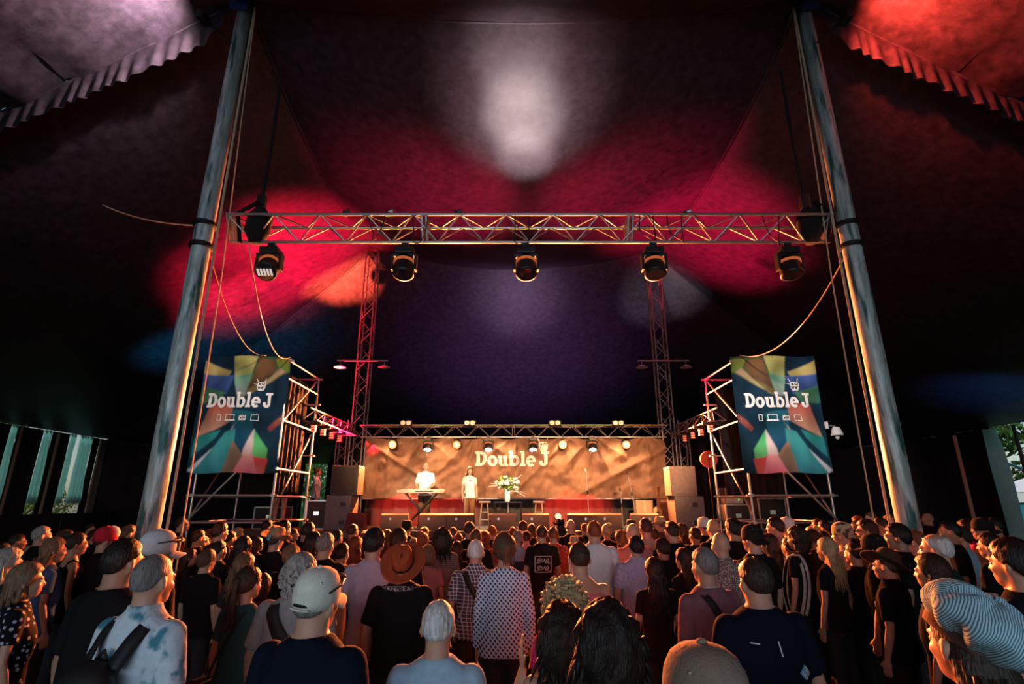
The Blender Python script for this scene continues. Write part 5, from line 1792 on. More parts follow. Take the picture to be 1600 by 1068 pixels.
def person(label, x, y, H_, yaw, b='m', hair='short', hc='dark', top='black', sl='short', pose='stand', hat=None, hatc=('black', 'black'), sk='fair', z=0, legs='char', var=0, lean=0, nod=0, legbare=False, cat='person', group=None, hattilt=(0, 0)):
    k = H_ / 1.75
    t = thing('person', label, cat, (x, y, z), yaw, group)
    t.scale = (k, k, k)
    if lean:
        t.rotation_euler.x = lean
    link('body', body_mesh(b, pose), [skin(sk), m_eye, m_lip, m_eyew], t)
    link('shirt', shirt_mesh(b, pose, sl), topmat(top), t)
    if not legbare:
        link('trousers', legs_mesh(b), topmat(legs), t)
    for s in (-1, 1):
        o = link('shoe', shoe_mesh(), topmat('char'), t)
        o.location = (s * .10, 0, 0)
    if hair and hair != 'bald':
        link('hair', hair_mesh(hair, var, bool(hat)), hairmat(hc), t)
    if hat:
        e = bpy.data.objects.new('hat' if 'cap' not in hat else 'cap', None)
        parts = hat_parts(hat)
        root = None
        for nm, me, role in parts:
            mm = [hatmat(hatc[0]), hatmat(hatc[1]), m_blackcloth, m_steel][role]
            if root is None:
                root = link('cap' if 'cap' in hat else 'hat', me, mm, t)
                if hattilt != (0, 0):
                    pv = Vector((0, -.012, 1.66))
                    M_ = Matrix.Translation(pv) @ Matrix.Rotation(hattilt[0], 4, 'X') @ Matrix.Rotation(hattilt[1], 4, 'Y') @ Matrix.Translation(-pv)
                    root.matrix_basis = M_
            else:
                link(nm, me, mm, root)
        bpy.data.objects.remove(e)
    return t

# ------------------------------------------------------------------ the crowd: picture column and row of the head top, head width, build, hair, hair colour, shirt, sleeves, label
PPL = [
 # left side
 (70, 820, 20, 'm', 'short', 'grey', 'black', 'short', 'grey-haired person in profile under the left entrance curtains, dark shirt', {}),
 (105, 826, 21, 'f', 'bob', 'brown', 'black', 'short', 'brown-haired person just right of the grey head below the left entrance', {}),
 (90, 838, 29, 'f', 'long', 'lightbrown', 'blue', 'short', 'woman with long straight light brown hair in blue top, far left', dict(yaw=-.25)),
 (125, 827, 25, 'f', 'bun', 'dark', 'black', 'none', 'woman in black sleeveless top with pale bare arm, dark hair up, left', dict(yaw=-.2)),
 (150, 826, 16, 'm', 'short', 'dark', 'black', 'short', 'dark-haired person between bare-armed woman and red cap', {}),
 (143, 817, 12, 'm', 'short', 'dark', 'black', 'short', 'small distant red-lit face behind the bare-armed woman at left', {}),
 (171, 821, 27, 'm', 'short', 'dark', 'black', 'short', 'man in red and white baseball cap and black shirt, left', dict(hat='cap', hatc=('red', 'red'), yaw=-.25)),
 (20, 854, 42, 'f', 'wavy', 'grey', 'char', 'short', 'woman with long wavy grey hair at the left edge', dict(yaw=-.1)),
 (53, 851, 26, 'm', 'short', 'grey', 'black', 'short', 'person in pale bucket hat behind the grey wavy hair, left edge', dict(hat='bucket', hatc=('beige', 'beige'))),
 (50, 876, 44, 'f', 'bob', 'lightbrown', 'dots', 'short', 'woman with fair bobbed hair and black top with pale dots, lower left', dict(yaw=-.55, var=1)),
 (8, 846, 20, 'm', 'short', 'dark', 'black', 'short', 'dark person cut by left frame edge behind the grey wavy hair', {}),
 (32, 832, 18, 'm', 'short', 'dark', 'char', 'short', 'dark-haired person near left edge below the curtain gap', {}),
 (205, 818, 19, 'm', 'short', 'brown', 'black', 'short', 'brown-haired head just left of the left tent pole base', {}),
 (202, 838, 50, 'm', 'short', 'black', 'black', 'short', 'large man in black shirt with cropped black hair left of tent pole', dict(yaw=-.15, b='w')),
 (254, 826, 44, 'm', 'short', 'dark', 'black', 'short', 'man in pale grey cap with sunglasses on its brim, near left pole', dict(hat='cap', hatc=('whitegrey', 'whitegrey'), yaw=-.35)),
 (248, 864, 50, 'm', 'buzz', 'salt', 'splat', 'collar', 'shaven-headed man in pale blue splattered shirt wearing black backpack', dict(yaw=-.12)),
 (287, 807, 15, 'm', 'short', 'dark', 'black', 'short', 'man in profile standing tall beside the left scaffold foot', dict(yaw=-.3)),
 (313, 826, 18, 'm', 'short', 'dark', 'black', 'short', 'red-lit face left of the brown head under the left scaffold', {}),
 (329, 826, 19, 'f', 'bob', 'brown', 'black', 'short', 'brown-haired head with lit edge under the left banner', {}),
 (347, 814, 21, 'm', 'full', 'dark', 'black', 'short', 'dark-haired person with pale neck under the left banner', {}),
 (374, 823, 19, 'f', 'wavy', 'blond', 'black', 'short', 'curly fair-haired person under the right half of the left banner', dict(var=2)),
 (320, 836, 18, 'm', 'short', 'black', 'black', 'short', 'dark person with lit cheek below the left banner, second row', {}),
 (327, 855, 27, 'm', 'full', 'brown', 'black', 'short', 'round brown head in the dark crowd right of shaven-headed man', {}),
 (299, 855, 21, 'f', 'long', 'black', 'black', 'short', 'dark woman with pink-lit cheek right of the pale grey cap', dict(yaw=-.45)),
 (345, 843, 22, 'm', 'short', 'black', 'black', 'short', 'black-haired person between round brown head and messy fair hair', {}),
 (383, 836, 28, 'f', 'long', 'black', 'black', 'short', 'long black hair left of the brown cowboy hat', {}),
 (404, 838, 20, 'f', 'long', 'dark', 'black', 'short', 'dark hair touching the brim of the brown cowboy hat', {}),
 (434, 821, 43, 'm', 'short', 'dark', 'black', 'short', 'person in brown cowboy hat with black band and blue tag', dict(hat='cowboy', hatc=('tan', 'black'), hattilt=(-.1, .15))),
 (446, 811, 20, 'm', 'full', 'black', 'black', 'short', 'dark head with lit rim directly behind the brown cowboy hat', {}),
 (460, 824, 14, 'm', 'short', 'dark', 'black', 'short', 'small lit face right of the brown cowboy hat', dict(yaw=-.4)),
 (484, 814, 19, 'm', 'short', 'black', 'black', 'short', 'dark head with lit rim left of the grey speaker stack', {}),
 (492, 829, 28, 'f', 'bob', 'black', 'black', 'short', 'black bobbed hair beside the grey cropped head, left of centre', dict(var=2)),
 (511, 830, 26, 'm', 'short', 'salt', 'black', 'short', 'man with cropped grey hair and black shirt before left speaker stack', dict(var=1)),
 (458, 848, 27, 'm', 'full', 'lightbrown', 'black', 'short', 'light brown rounded head below the brown cowboy hat', dict(var=1)),
 (385, 861, 40, 'f', 'wavy', 'lightbrown', 'char', 'short', 'person with messy fair wavy hair left of centre', dict(var=3)),
 (393, 882, 39, 'f', 'pony', 'dark', 'teal', 'short', 'dark ponytailed woman in blue pinafore with straps, left', dict(var=1, yaw=-.15)),
 (474, 862, 50, 'w', 'wavy', 'grey', 'grey', 'short', 'person with short curly grey hair and grey shirt behind cream cap', dict(hairset='curlybob', var=2)),
 (502, 883, 67, 'w', 'short', 'salt', 'navy', 'long', 'big man in cream baseball cap and dark navy top, foreground left', dict(hat='capgap', hatc=('cream', 'cream'), yaw=-.25, hattilt=(.12, .1))),
 (412, 893, 30, 'f', 'bob', 'dark', 'red', 'short', 'person in red and white top hidden behind the ponytailed woman', {}),
 (553, 818, 16, 'm', 'buzz', 'dark', 'black', 'short', 'cropped head below the left mast, right of the grey stack', {}),
 (557, 836, 28, 'f', 'wavy', 'red', 'black', 'short', 'red-brown curly hair left of the pale lilac shirt', dict(var=1)),
 (569, 830, 14, 'm', 'short', 'red', 'black', 'short', 'small red-lit head behind the red-brown curls', {}),
 (587, 822, 31, 'm', 'full', 'black', 'lilac', 'short', 'black-haired man in pale lilac t-shirt left of the rust hat', dict(var=2)),
 (606, 826, 16, 'f', 'long', 'brown', 'red', 'short', 'long-haired head with bright rim right of the lilac shirt man', {}),
 (624, 823, 28, 'm', 'short', 'dark', 'black', 'short', 'dark short-haired man just behind the rust hat', dict(var=1)),
 (637, 812, 22, 'm', 'short', 'black', 'black', 'short', 'person in black bucket hat in front of the keyboard stand', dict(hat='bucket', hatc=('black', 'black'))),
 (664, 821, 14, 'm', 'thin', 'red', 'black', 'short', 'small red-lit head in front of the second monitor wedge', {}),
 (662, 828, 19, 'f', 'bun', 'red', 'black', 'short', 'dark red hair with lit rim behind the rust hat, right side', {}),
 (647, 839, 17, 'm', 'short', 'salt', 'greystripe', 'short', 'person in striped grey top tucked behind the rust hat', {}),
 (693, 822, 33, 'f', 'bighair', 'black', 'greystripe', 'short', 'person with very large black hair left of centre', {}),
 (709, 822, 13, 'm', 'short', 'brown', 'black', 'short', 'small lit head behind the very large black hair', {}),
 (717, 831, 15, 'm', 'short', 'red', 'black', 'short', 'small rounded head right of the very large black hair', {}),
 (670, 849, 24, 'f', 'bob', 'lightbrown', 'pink', 'short', 'person with streaked bob and pink collar right of rust hat', dict(var=3)),
 (632, 852, 72, 'w', 'short', 'dark', 'black', 'short', 'woman in wide rust-orange felt hat and black top with patterned scarf', dict(hat='fedora', hatc=('rust', 'black'), hattilt=(.85, .05))),
 (714, 844, 22, 'f', 'long', 'dark', 'black', 'short', 'woman with straight dark hair left of the white-haired plaid shirt man', dict(var=1)),
 (734, 813, 18, 'm', 'short', 'dark', 'black', 'short', 'man with lit neck in front of the singer', {}),
 (744, 825, 19, 'm', 'short', 'brown', 'black', 'short', 'brown-haired head just above the white-haired plaid shirt man', dict(var=1)),
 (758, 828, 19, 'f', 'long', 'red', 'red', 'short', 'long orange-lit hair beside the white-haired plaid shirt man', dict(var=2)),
 (744, 841, 27, 'm', 'short', 'white', 'plaid', 'collar', 'white-haired man in dark plaid shirt with black shoulder strap', {}),
 (769, 819, 15, 'm', 'short', 'red', 'black', 'short', 'dark reddish head below the left stool', {}),
 (771, 829, 16, 'f', 'bob', 'black', 'black', 'short', 'black head behind the cropped woman in patterned blouse', {}),
 (788, 830, 35, 'f', 'pixie', 'brown', 'lattice', 'long', 'woman with cropped brown hair in white and blue patterned blouse', {}),
 (801, 822, 13, 'm', 'short', 'red', 'black', 'short', 'small lit head below the flower table', {}),
 (809, 827, 18, 'm', 'full', 'salt', 'polo', 'short', 'grey-haired man in pale and navy shirt right of patterned blouse', {}),
 (817, 812, 15, 'm', 'short', 'dark', 'black', 'short', 'short dark head between the flower table and right stool wedges', {}),
 (830, 817, 14, 'f', 'long', 'brown', 'pink', 'short', 'long brown hair in front of the right stool wedge', {}),
 (822, 828, 16, 'm', 'short', 'black', 'pink', 'short', 'black-haired man in salmon pink t-shirt, centre', {}),
 (846, 819, 18, 'm', 'short', 'dark', 'black', 'short', 'man in black t-shirt with square white wave print on back', {}),
 (864, 822, 17, 'm', 'short', 'brown', 'reddot', 'short', 'brown-haired person in red patterned top right of wave print', {}),
 (875, 809, 24, 'm', 'long', 'black', 'black', 'short', 'person in black cowboy hat in front of the amber lamp', dict(hat='cowboy', hatc=('black', 'black'))),
 (891, 811, 14, 'm', 'bald', 'dark', 'black', 'short', 'small pink bald head right of the black cowboy hat', {}),
 (897, 836, 23, 'f', 'bob', 'brown', 'red', 'short', 'person in beige bucket hat and red top behind the coral vest man', dict(hat='bucket', hatc=('beige', 'beige'))),
 (904, 844, 34, 'm', 'short', 'dark', 'coral', 'none', 'man in coral vest with dark cropped hair and black strap', {}),
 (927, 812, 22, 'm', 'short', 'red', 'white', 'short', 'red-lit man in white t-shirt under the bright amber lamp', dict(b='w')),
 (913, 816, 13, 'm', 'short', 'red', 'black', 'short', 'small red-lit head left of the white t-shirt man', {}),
 (947, 815, 16, 'f', 'bun', 'blond', 'black', 'short', 'fair-haired woman in dark top right of the white t-shirt man', {}),
 (969, 827, 21, 'f', 'long', 'brown', 'reddot', 'none', 'brown-haired woman with bare shoulders right of centre', {}),
 (987, 817, 20, 'm', 'bald', 'dark', 'pink', 'short', 'bald man in pink shirt behind the grid shirt man', {}),
 (992, 835, 25, 'm', 'full', 'black', 'grid', 'collar', 'black-haired man in lilac grid-checked shirt, right of centre', dict(b='w')),
 (1007, 808, 20, 'm', 'short', 'dark', 'beige', 'short', 'short-haired man in beige t-shirt before the rightmost wedge', {}),
 (985, 811, 17, 'm', 'short', 'dark', 'black', 'short', 'person in small dark bucket hat left of the beige t-shirt man', dict(hat='bucket', hatc=('darkbrown', 'darkbrown'))),
 (1030, 806, 24, 'm', 'short', 'brown', 'brown', 'short', 'person in straw hat with black band near the right mast', dict(hat='straw', hatc=('straw', 'black'))),
 (1048, 813, 21, 'm', 'short', 'dark', 'navy', 'short', 'cropped man in navy t-shirt before the right speaker stack', dict(b='w')),
 (928, 852, 22, 'f', 'wavy', 'dark', 'lilac', 'short', 'woman with long dark hair edged orange beside the coral vest man', dict(var=1)),
 (1098, 807, 18, 'm', 'short', 'dark', 'black', 'short', 'person in white cap before the right grey speaker cabinet', dict(hat='cap', hatc=('white', 'white'))),
 (1113, 810, 23, 'm', 'bald', 'dark', 'black', 'short', 'bald man behind the patterned knit shirt, right of centre', {}),
 (1123, 831, 25, 'm', 'bald', 'dark', 'knit', 'collar', 'bald man in pale patterned knit shirt, right of centre', {}),
 (1143, 808, 25, 'm', 'full', 'black', 'black', 'short', 'black-haired man in black t-shirt right of the two bald men', {}),
 (1064, 816, 18, 'f', 'long', 'dark', 'black', 'short', 'long dark hair just right of the navy t-shirt man', {}),
 (1066, 854, 29, 'f', 'long', 'black', 'black', 'short', 'long black hair left of the mauve shirt man', dict(var=2, yaw=.3)),
 (1097, 852, 38, 'm', 'short', 'salt', 'mauve', 'long', 'grey cropped man in mauve shirt with shoulder strap and necklace', dict(var=2, yaw=.25)),
 (1174, 868, 48, 'w', 'short', 'dark', 'navy', 'short', 'stout dark-haired man in navy shirt with blue printed tag, foreground right', dict(var=1)),
 (1149, 874, 24, 'f', 'wavy', 'red', 'red', 'short', 'reddish curly head peeking from behind the stout navy shirt man', dict(var=0)),
 (1172, 818, 27, 'm', 'short', 'black', 'black', 'short', 'dark man in black backward cap under the right scaffold', dict(hat='cap_back', hatc=('black', 'black'), yaw=.2)),
 (1199, 832, 28, 'f', 'long', 'dark', 'black', 'short', 'woman with long dark hair below the right scaffold, black top', dict(yaw=.2, var=0)),
 (1208, 806, 25, 'm', 'full', 'black', 'pink', 'short', 'black-haired man in pink t-shirt looking left, under right banner', dict(yaw=.4)),
 (1227, 807, 20, 'm', 'short', 'dark', 'black', 'short', 'person in pale cap behind the pink t-shirt man', dict(hat='cap', hatc=('white', 'white'))),
 (1242, 821, 36, 'f', 'curly', 'dark', 'black', 'short', 'woman with short dark curly hair and black top carrying tote bag', dict(hairset='curlybob', yaw=.2)),
 (1265, 819, 17, 'f', 'bun', 'blond', 'beige', 'short', 'small fair head right of the dark curly hair', {}),
 (1275, 809, 15, 'm', 'short', 'brown', 'white', 'short', 'small pale-lit person at the right scaffold foot', {}),
 (1285, 812, 16, 'm', 'short', 'black', 'black', 'short', 'small dark head at the right scaffold foot, left of camouflage cap', {}),
 (1266, 826, 20, 'f', 'pony', 'black', 'black', 'short', 'dark ponytail in profile behind the long blond hair', dict(yaw=.3)),
 (1283, 828, 17, 'm', 'short', 'black', 'black', 'short', 'dark head directly behind the long blond hair', {}),
 (1288, 838, 30, 'f', 'long', 'blond', 'black', 'short', 'woman with very long blond hair, right', dict(var=3, yaw=.15, Y=5.6)),
 (1312, 814, 30, 'm', 'short', 'dark', 'white', 'short', 'man in camouflage cap and white t-shirt, right', dict(hat='cap_back', hatc=('camo', 'camo'), yaw=.3, Y=7.0)),
 (1350, 809, 26, 'm', 'full', 'dark', 'black', 'short', 'dark-haired man with glasses in profile, right', dict(yaw=.45, glasses=1)),
 (1338, 805, 17, 'f', 'bob', 'red', 'black', 'short', 'reddish head just left of the man with glasses', {}),
 (1358, 799, 18, 'm', 'short', 'brown', 'black', 'short', 'brown head rising above the man with glasses', {}),
 (1372, 807, 18, 'm', 'short', 'dark', 'white', 'collar', 'bearded man with white collar right of the man with glasses', dict(yaw=.4)),
 (1388, 802, 20, 'm', 'full', 'brown', 'black', 'short', 'brown-haired head left of the right tent pole, rear row', {}),
 (1396, 815, 31, 'm', 'full', 'black', 'black', 'short', 'dark-haired young man in profile left of the right tent pole', dict(yaw=.5, var=1)),
 (1360, 832, 36, 'm', 'short', 'dark', 'black', 'short', 'person in dark cap above the dark wide hat, right', dict(hat='cap', hatc=('black', 'black'), yaw=.4)),
 (1378, 857, 78, 'm', 'short', 'dark', 'navy', 'collar', 'man in dark brown wide hat tilted back, navy shirt, right', dict(hat='fedora', hatc=('darkbrown', 'black'), yaw=.35, hattilt=(.35, .5))),
 (1448, 862, 54, 'f', 'bob', 'dark', 'black', 'short', 'dark bobbed head with red-lit face above the striped cap', dict(yaw=.3, var=1)),
 (1455, 831, 38, 'm', 'thin', 'silver', 'green', 'long', 'balding white-haired man in dark green top beside the right tent pole', dict(yaw=.4)),
 (1424, 826, 24, 'm', 'short', 'red', 'red', 'short', 'person raising an open hand against the right tent pole', dict(pose='raise', yaw=.3)),
 (1447, 801, 16, 'm', 'bald', 'dark', 'black', 'short', 'bald head partly behind the right tent pole', {}),
 (1478, 811, 26, 'm', 'short', 'black', 'black', 'short', 'dark-haired profile just right of the right tent pole', dict(yaw=.45)),
 (1495, 820, 24, 'm', 'full', 'dark', 'lightblue', 'short', 'brown-haired person in pale blue top right of the right pole', dict(yaw=.4, var=2)),
 (1506, 810, 24, 'f', 'long', 'dark', 'magenta', 'short', 'woman with long dark hair and bright pink top near right entrance', dict(yaw=.4)),
 (1518, 822, 20, 'f', 'bob', 'dark', 'yellow', 'short', 'person in yellow top beside the bright pink top', dict(yaw=.3)),
 (1530, 808, 28, 'm', 'short', 'black', 'black', 'short', 'man with dark cap and glasses in profile near right entrance', dict(hat='cap_back', hatc=('black', 'black'), yaw=.5, glasses=1)),
 (1549, 807, 18, 'm', 'short', 'black', 'beige', 'long', 'dark-haired person in beige jacket below the gathered pale curtain', dict(yaw=.3)),
 (1571, 836, 52, 'm', 'full', 'black', 'black', 'short', 'young dark-haired man in black t-shirt in profile, right edge', dict(yaw=.12, var=0)),
 (1590, 905, 46, 'f', 'bob', 'red', 'whitered', 'short', 'person in pale pink top cut by the right frame edge', dict(yaw=.3)),
 # foreground
 (687, 933, 57, 'm', 'short', 'silver', 'lightblue', 'short', 'person with cropped silver hair and pale blue t-shirt, foreground centre', dict(var=4)),
 (880, 899, 74, 'f', 'curly', 'blond', 'magenta', 'short', 'person with big fair curly hair behind the denim shirt woman', dict(var=1)),
 (877, 934, 58, 'f', 'bighair', 'black', 'tweed', 'none', 'dark-haired person with raised hand touching hair, foreground centre', dict(pose='hairhand', var=2, Y=2.75)),
 (945, 930, 84, 'f', 'bighair', 'black', 'denim', 'long', 'woman with big dark hair and pale denim shirt, foreground centre', dict(var=1, Y=2.45)),
 (1092, 998, 118, 'm', 'short', 'dark', 'black', 'short', 'person in taupe baseball cap at the bottom edge', dict(hat='cap', hatc=('taupe', 'taupe'), Y=1.42, yaw=.1)),
 (1484, 909, 126, 'f', 'long', 'dark', 'teal', 'none', 'woman in pale striped newsboy cap with long dark hair, lower right', dict(hat='newsboy', hatc=('stripe', 'brown'), Y=1.95, yaw=.0, hattilt=(.45, .42))),
 # people standing between those seen clearly, mostly dark
 (228, 850, 22, 'm', 'short', 'black', 'black', 'short', 'dark head at the foot of the left tent pole', {}),
 (282, 838, 20, 'f', 'bob', 'black', 'black', 'short', 'dark bobbed head right of the pale grey cap brim', {}),
 (362, 828, 18, 'm', 'short', 'black', 'black', 'short', 'dark head left of the curly fair-haired person', {}),
 (420, 811, 15, 'm', 'short', 'black', 'black', 'short', 'small dark head above the brown cowboy hat, left side', {}),
 (528, 826, 18, 'm', 'short', 'black', 'black', 'short', 'dark head before the grey lower cabinet of the left stack', {}),
 (536, 846, 24, 'm', 'short', 'black', 'black', 'short', 'dark head left of the red-brown curls', {}),
 (854, 835, 18, 'f', 'bob', 'dark', 'black', 'short', 'dark bobbed head just below the square wave print', {}),
 (1020, 824, 17, 'm', 'short', 'dark', 'brown', 'short', 'brown-lit head below the straw hat', {}),
 (1034, 838, 24, 'm', 'full', 'black', 'black', 'short', 'dark head right of the grid-checked shirt man', {}),
 (1084, 822, 18, 'm', 'short', 'black', 'black', 'short', 'dark head below the white cap, before right speaker stack', {}),
 (1157, 838, 22, 'f', 'long', 'brown', 'black', 'short', 'brown hair right of the patterned knit shirt', {}),
 (1230, 838, 22, 'm', 'short', 'black', 'black', 'short', 'dark head between long dark hair and dark curly hair, right', {}),
 (1330, 846, 24, 'm', 'short', 'black', 'black', 'short', 'dark head right of the very long blond hair', {}),
 (1415, 838, 24, 'm', 'short', 'black', 'black', 'short', 'dark head left of the right tent pole foot', {}),
 (1540, 830, 28, 'm', 'full', 'black', 'black', 'short', 'dark head left of the young man at the right edge', {}),
 (1020, 868, 34, 'f', 'long', 'black', 'black', 'short', 'black-haired person in the dark left of the mauve shirt man', dict(var=1)),
]
WID = dict(short=.178, buzz=.170, thin=.175, bald=.165, pony=.180, bun=.180, full=.195, pixie=.200, bob=.205, long=.205, wavy=.245, curly=.300, curlybob=.225, bighair=.285, cap=.195, cap_back=.195, capgap=.195, fedora=.385, straw=.30, cowboy=.345, bucket=.262, newsboy=.31)
TOPZ = dict(short=.016, buzz=.005, thin=.010, bald=0, pony=.014, bun=.04, full=.026, pixie=.026, bob=.022, long=.019, wavy=.024, curly=.045, curlybob=.024, bighair=.035, cap=.030, cap_back=.030, capgap=.030, fedora=.035, straw=.03, cowboy=.05, bucket=.02, newsboy=.055)
rows = []
for e in PPL:
    px, py, wd, b, hr, hc, top, sl, label, op = e
    op = dict(op)
    hset = op.pop('hairset', hr)
    key = op.get('hat') or hset
    r = ray(px, py)
    # distance along the optical axis from the width of the head
    t = FPX * WID[key] * 1.03 / wd
    Y = op.pop('Y', None) or r.y * t
    sl_ = -r.z / r.y
    def height(Y, sl_=sl_, key=key):
        return CAMZ - sl_ * Y - TOPZ[key]
    lo, hi = 1.50, 1.94
    if sl_ > 1e-4:
        Ymin, Ymax = (CAMZ - TOPZ[key] - hi) / sl_, (CAMZ - TOPZ[key] - lo) / sl_
    else:
        Ymin, Ymax = 1.2, 13.2
    Ymax = min(Ymax, 13.0); Ymin = max(min(Ymin, 13.0), 1.25)
    Y = max(Ymin, min(Ymax, Y))
    rows.append(dict(px=px, r=r, Y=Y, Ymin=Ymin, Ymax=Ymax, e=e, op=op, hset=hset, key=key, hgt=height))
OBST = [(-4.85, 7.5, .42), (5.3, 7.5, .42), (0, 0, .75)] + [(sx * x, y, .3) for sx in (-1, 1) for x in (5.32, 7.1) for y in (12.3, 14.3)]
def pos(a):
    return Vector((a['r'].x / a['r'].y * a['Y'], a['Y']))
for it in range(260):
    moved = 0
    for i, a in enumerate(rows):
        pa = pos(a)
        for j in range(i + 1, len(rows)):
            c = rows[j]
            pc = pos(c)
            if abs(pa.y - pc.y) > .7 or abs(pa.x - pc.x) > .7:
                continue
            need = .56 if min(a['Y'], c['Y']) < 6 else .50
            d = (pa - pc).length
            if d < need:
                s = .5 * (need - d) + .01
                n, f = (a, c) if (a['Y'], i) < (c['Y'], j) else (c, a)
                n['Y'] = max(n['Ymin'], n['Y'] - s); f['Y'] = min(f['Ymax'], f['Y'] + s)
                moved += 1
                pa = pos(a)
        for ox_, oy_, orad in OBST:
            pa = pos(a)
            d = (pa - Vector((ox_, oy_))).length
            if d < orad:
                a['Y'] += (.03 if pa.y > oy_ else -.03)
                moved += 1
        # the scaffold bays and the platforms stay clear of the crowd
        pa = pos(a)
        if 4.8 < abs(pa.x) < 7.6 and 11.9 < pa.y:
            a['Y'] = 11.85
        if abs(pa.x) < 7.6 and pa.y > 13.3:
            a['Y'] = 13.25
    if not moved:
        break
for a in rows:
    px, py, wd, b, hr, hc, top, sl, label, _ = a['e']
    op = a['op']
    p = pos(a)
    Hh = a['hgt'](a['Y'])
    Hh = max(1.5, min(2.0, Hh))
    # everyone looks towards the middle of the stage; some turn a little more
    yaw = math.atan2(p.x - 0, 16.5 - p.y) + op.pop('yaw', 0)
    b = op.pop('b', b)
    glasses = op.pop('glasses', 0)
    hatk = op.get('hat')
    hset = a['hset']
    if hatk and hset in ('short', 'full') :
        hset = 'short'
    t = person(label, p.x, p.y, Hh, yaw, b=b, hair=hset, hc=hc, top=top, sl=sl, sk='tan' if hc == 'black' and len(label) % 3 == 0 else 'fair', group='people in the crowd', **op)
    a['obj'] = t
    if glasses:
        q = MB()
        for s in (-1, 1):
            q.lathe([(.021, 0), (.024, .001), (.021, .004)], (s * .032, .094, 1.627), 14, rot=Matrix.Rotation(-PI / 2, 3, 'X'))
            q.tube([(s * .054, .092, 1.63), (s * .078, .03, 1.632), (s * .080, -.02, 1.62)], .0025, 5)
        q.tube([(-.01, .10, 1.632), (.01, .10, 1.632)], .0025, 5)
        q.build('glasses', m_black, t)
def who(s):
    for a in rows:
        if s in a['e'][8]:
            return a['obj']
    raise KeyError(s)
def local(o):
    """frame of a person as a matrix, for the things they carry"""
    return Matrix.Translation(o.location) @ Matrix.Rotation(o.rotation_euler.z, 4, 'Z') @ Matrix.Diagonal((o.scale.x, o.scale.y, o.scale.z, 1))
def carried(name, label, cat, p):
    t = thing(name, label, cat, p.location, p.rotation_euler.z)
    t.scale = p.scale
    return t
# white front panel on the red cap, dark sunglasses on two caps, blue tag on the cowboy hat
def child_of(p, nm):
    return [c for c in p.children if c.name.split('.')[0] == nm][0]
p = who('red and white baseball cap')
q = MB(); q.ell((0, .036, 1.70), (.074, .079, .080)); q.build('front_panel', hatmat('white'), child_of(p, 'cap'), smooth=True)
for key in ('pale grey cap with sunglasses', 'cream baseball cap'):
    p = who(key)
    q = MB()
    for s in (-1, 1):
        q.ell((s * .034, .105, 1.71), (.030, .010, .020))
        q.tube([(s * .06, .10, 1.71), (s * .094, .03, 1.705), (s * .098, -.06, 1.695)], .004, 6)
    q.tube([(-.02, .115, 1.715), (.02, .115, 1.715)], .004, 6)
    q.build('sunglasses', m_black, child_of(p, 'cap'), smooth=True)
p = who('blue tag')
q = MB(); q.box((.02, -.15, 1.655), (.045, .006, .055)); q.build('tag', mat('tag_cyan', (.02, .45, .65), .5), child_of(p, 'hat'))
# prints on shirts, laid on the back of the shirt
def back_pt(x, z, off=.003):
    # surface of the male shirt back, from its section table
    T = TORSO['m']
    for (z0, rx0, ry0, y0), (z1, rx1, ry1, y1) in zip(T, T[1:]):
        if z0 <= z <= z1:
            k = (z - z0) / (z1 - z0)
            rx, ry, yy = rx0 + (rx1 - rx0) * k + .02, ry0 + (ry1 - ry0) * k + .02, y0 + (y1 - y0) * k
            u = min(.999, abs(x / rx))
            return Vector((x, yy - ry * (1 - u ** 2.3) ** (1 / 2.3) - off, z))
    return Vector((x, -.15, z))
def print_on(p, nm, shapes, x0, z0, s, mm, off=.004, rot=0, wide=1.0):
    q = MB()
    for vs, fs in shapes:
        pts = []
        for a, b in vs:
            a2, b2 = a * math.cos(rot) - b * math.sin(rot), a * math.sin(rot) + b * math.cos(rot)
            v = back_pt((x0 + a2 * s) / wide, z0 + b2 * s, off)
            v.x *= wide; v.y *= wide
            pts.append(v)
        q.add(pts, fs)
    return q.build(nm, mm, child_of(p, 'shirt'))
p = who('square white wave print')
wave = [rect(0, 0, 1, .05), rect(0, .87, 1, .92), rect(0, 0, .05, .92), rect(.95, 0, 1, .92)]
for j in (0, 1):
    cy = .25 + j * .41
    wave += [ring(.30, cy + .02, .15, .12, .10, .075, -20, 260), ring(.30, cy + .02, .06, .05, .02, .02), ring(.70, cy + .02, .15, .12, .10, .075, 160, 440), ring(.70, cy + .02, .06, .05, .02, .02),
             poly((.08, cy - .12), (.45, cy - .05), (.45, cy - .09), (.08, cy - .16)), poly((.42, cy - .08), (.60, cy + .13), (.64, cy + .10), (.47, cy - .1)), poly((.60, cy - .09), (.92, cy - .12), (.92, cy - .16), (.60, cy - .13))]
print_on(p, 'wave_print', wave, -.125, 1.10, .25, mat('print_cream', (.62, .5, .42), .8), .012)
p = who('blue printed tag')
print_on(p, 'printed_tag', [rect(0, 0, .55, .30)], .095, 1.22, .17, mat('print_blue', (.08, .42, .68), .7), .016, -.75, 1.08)
print_on(p, 'tag_lettering', [rect(.04 + .075 * i, .17, .09 + .075 * i, .28) for i in range(5)] + [rect(.04 + .07 * i, .03, .09 + .07 * i, .13) for i in range(5)], .095, 1.22, .17, m_white, .021, -.75, 1.08)
print_on(p, 'piping', [rect(0, 0, .04, .42)], .0, 1.30, .17, m_white, .016, .18, 1.08)
print_on(p, 'piping', [rect(0, 0, .26, .03)], -.15, 1.36, .17, m_white, .016, -.1, 1.08)
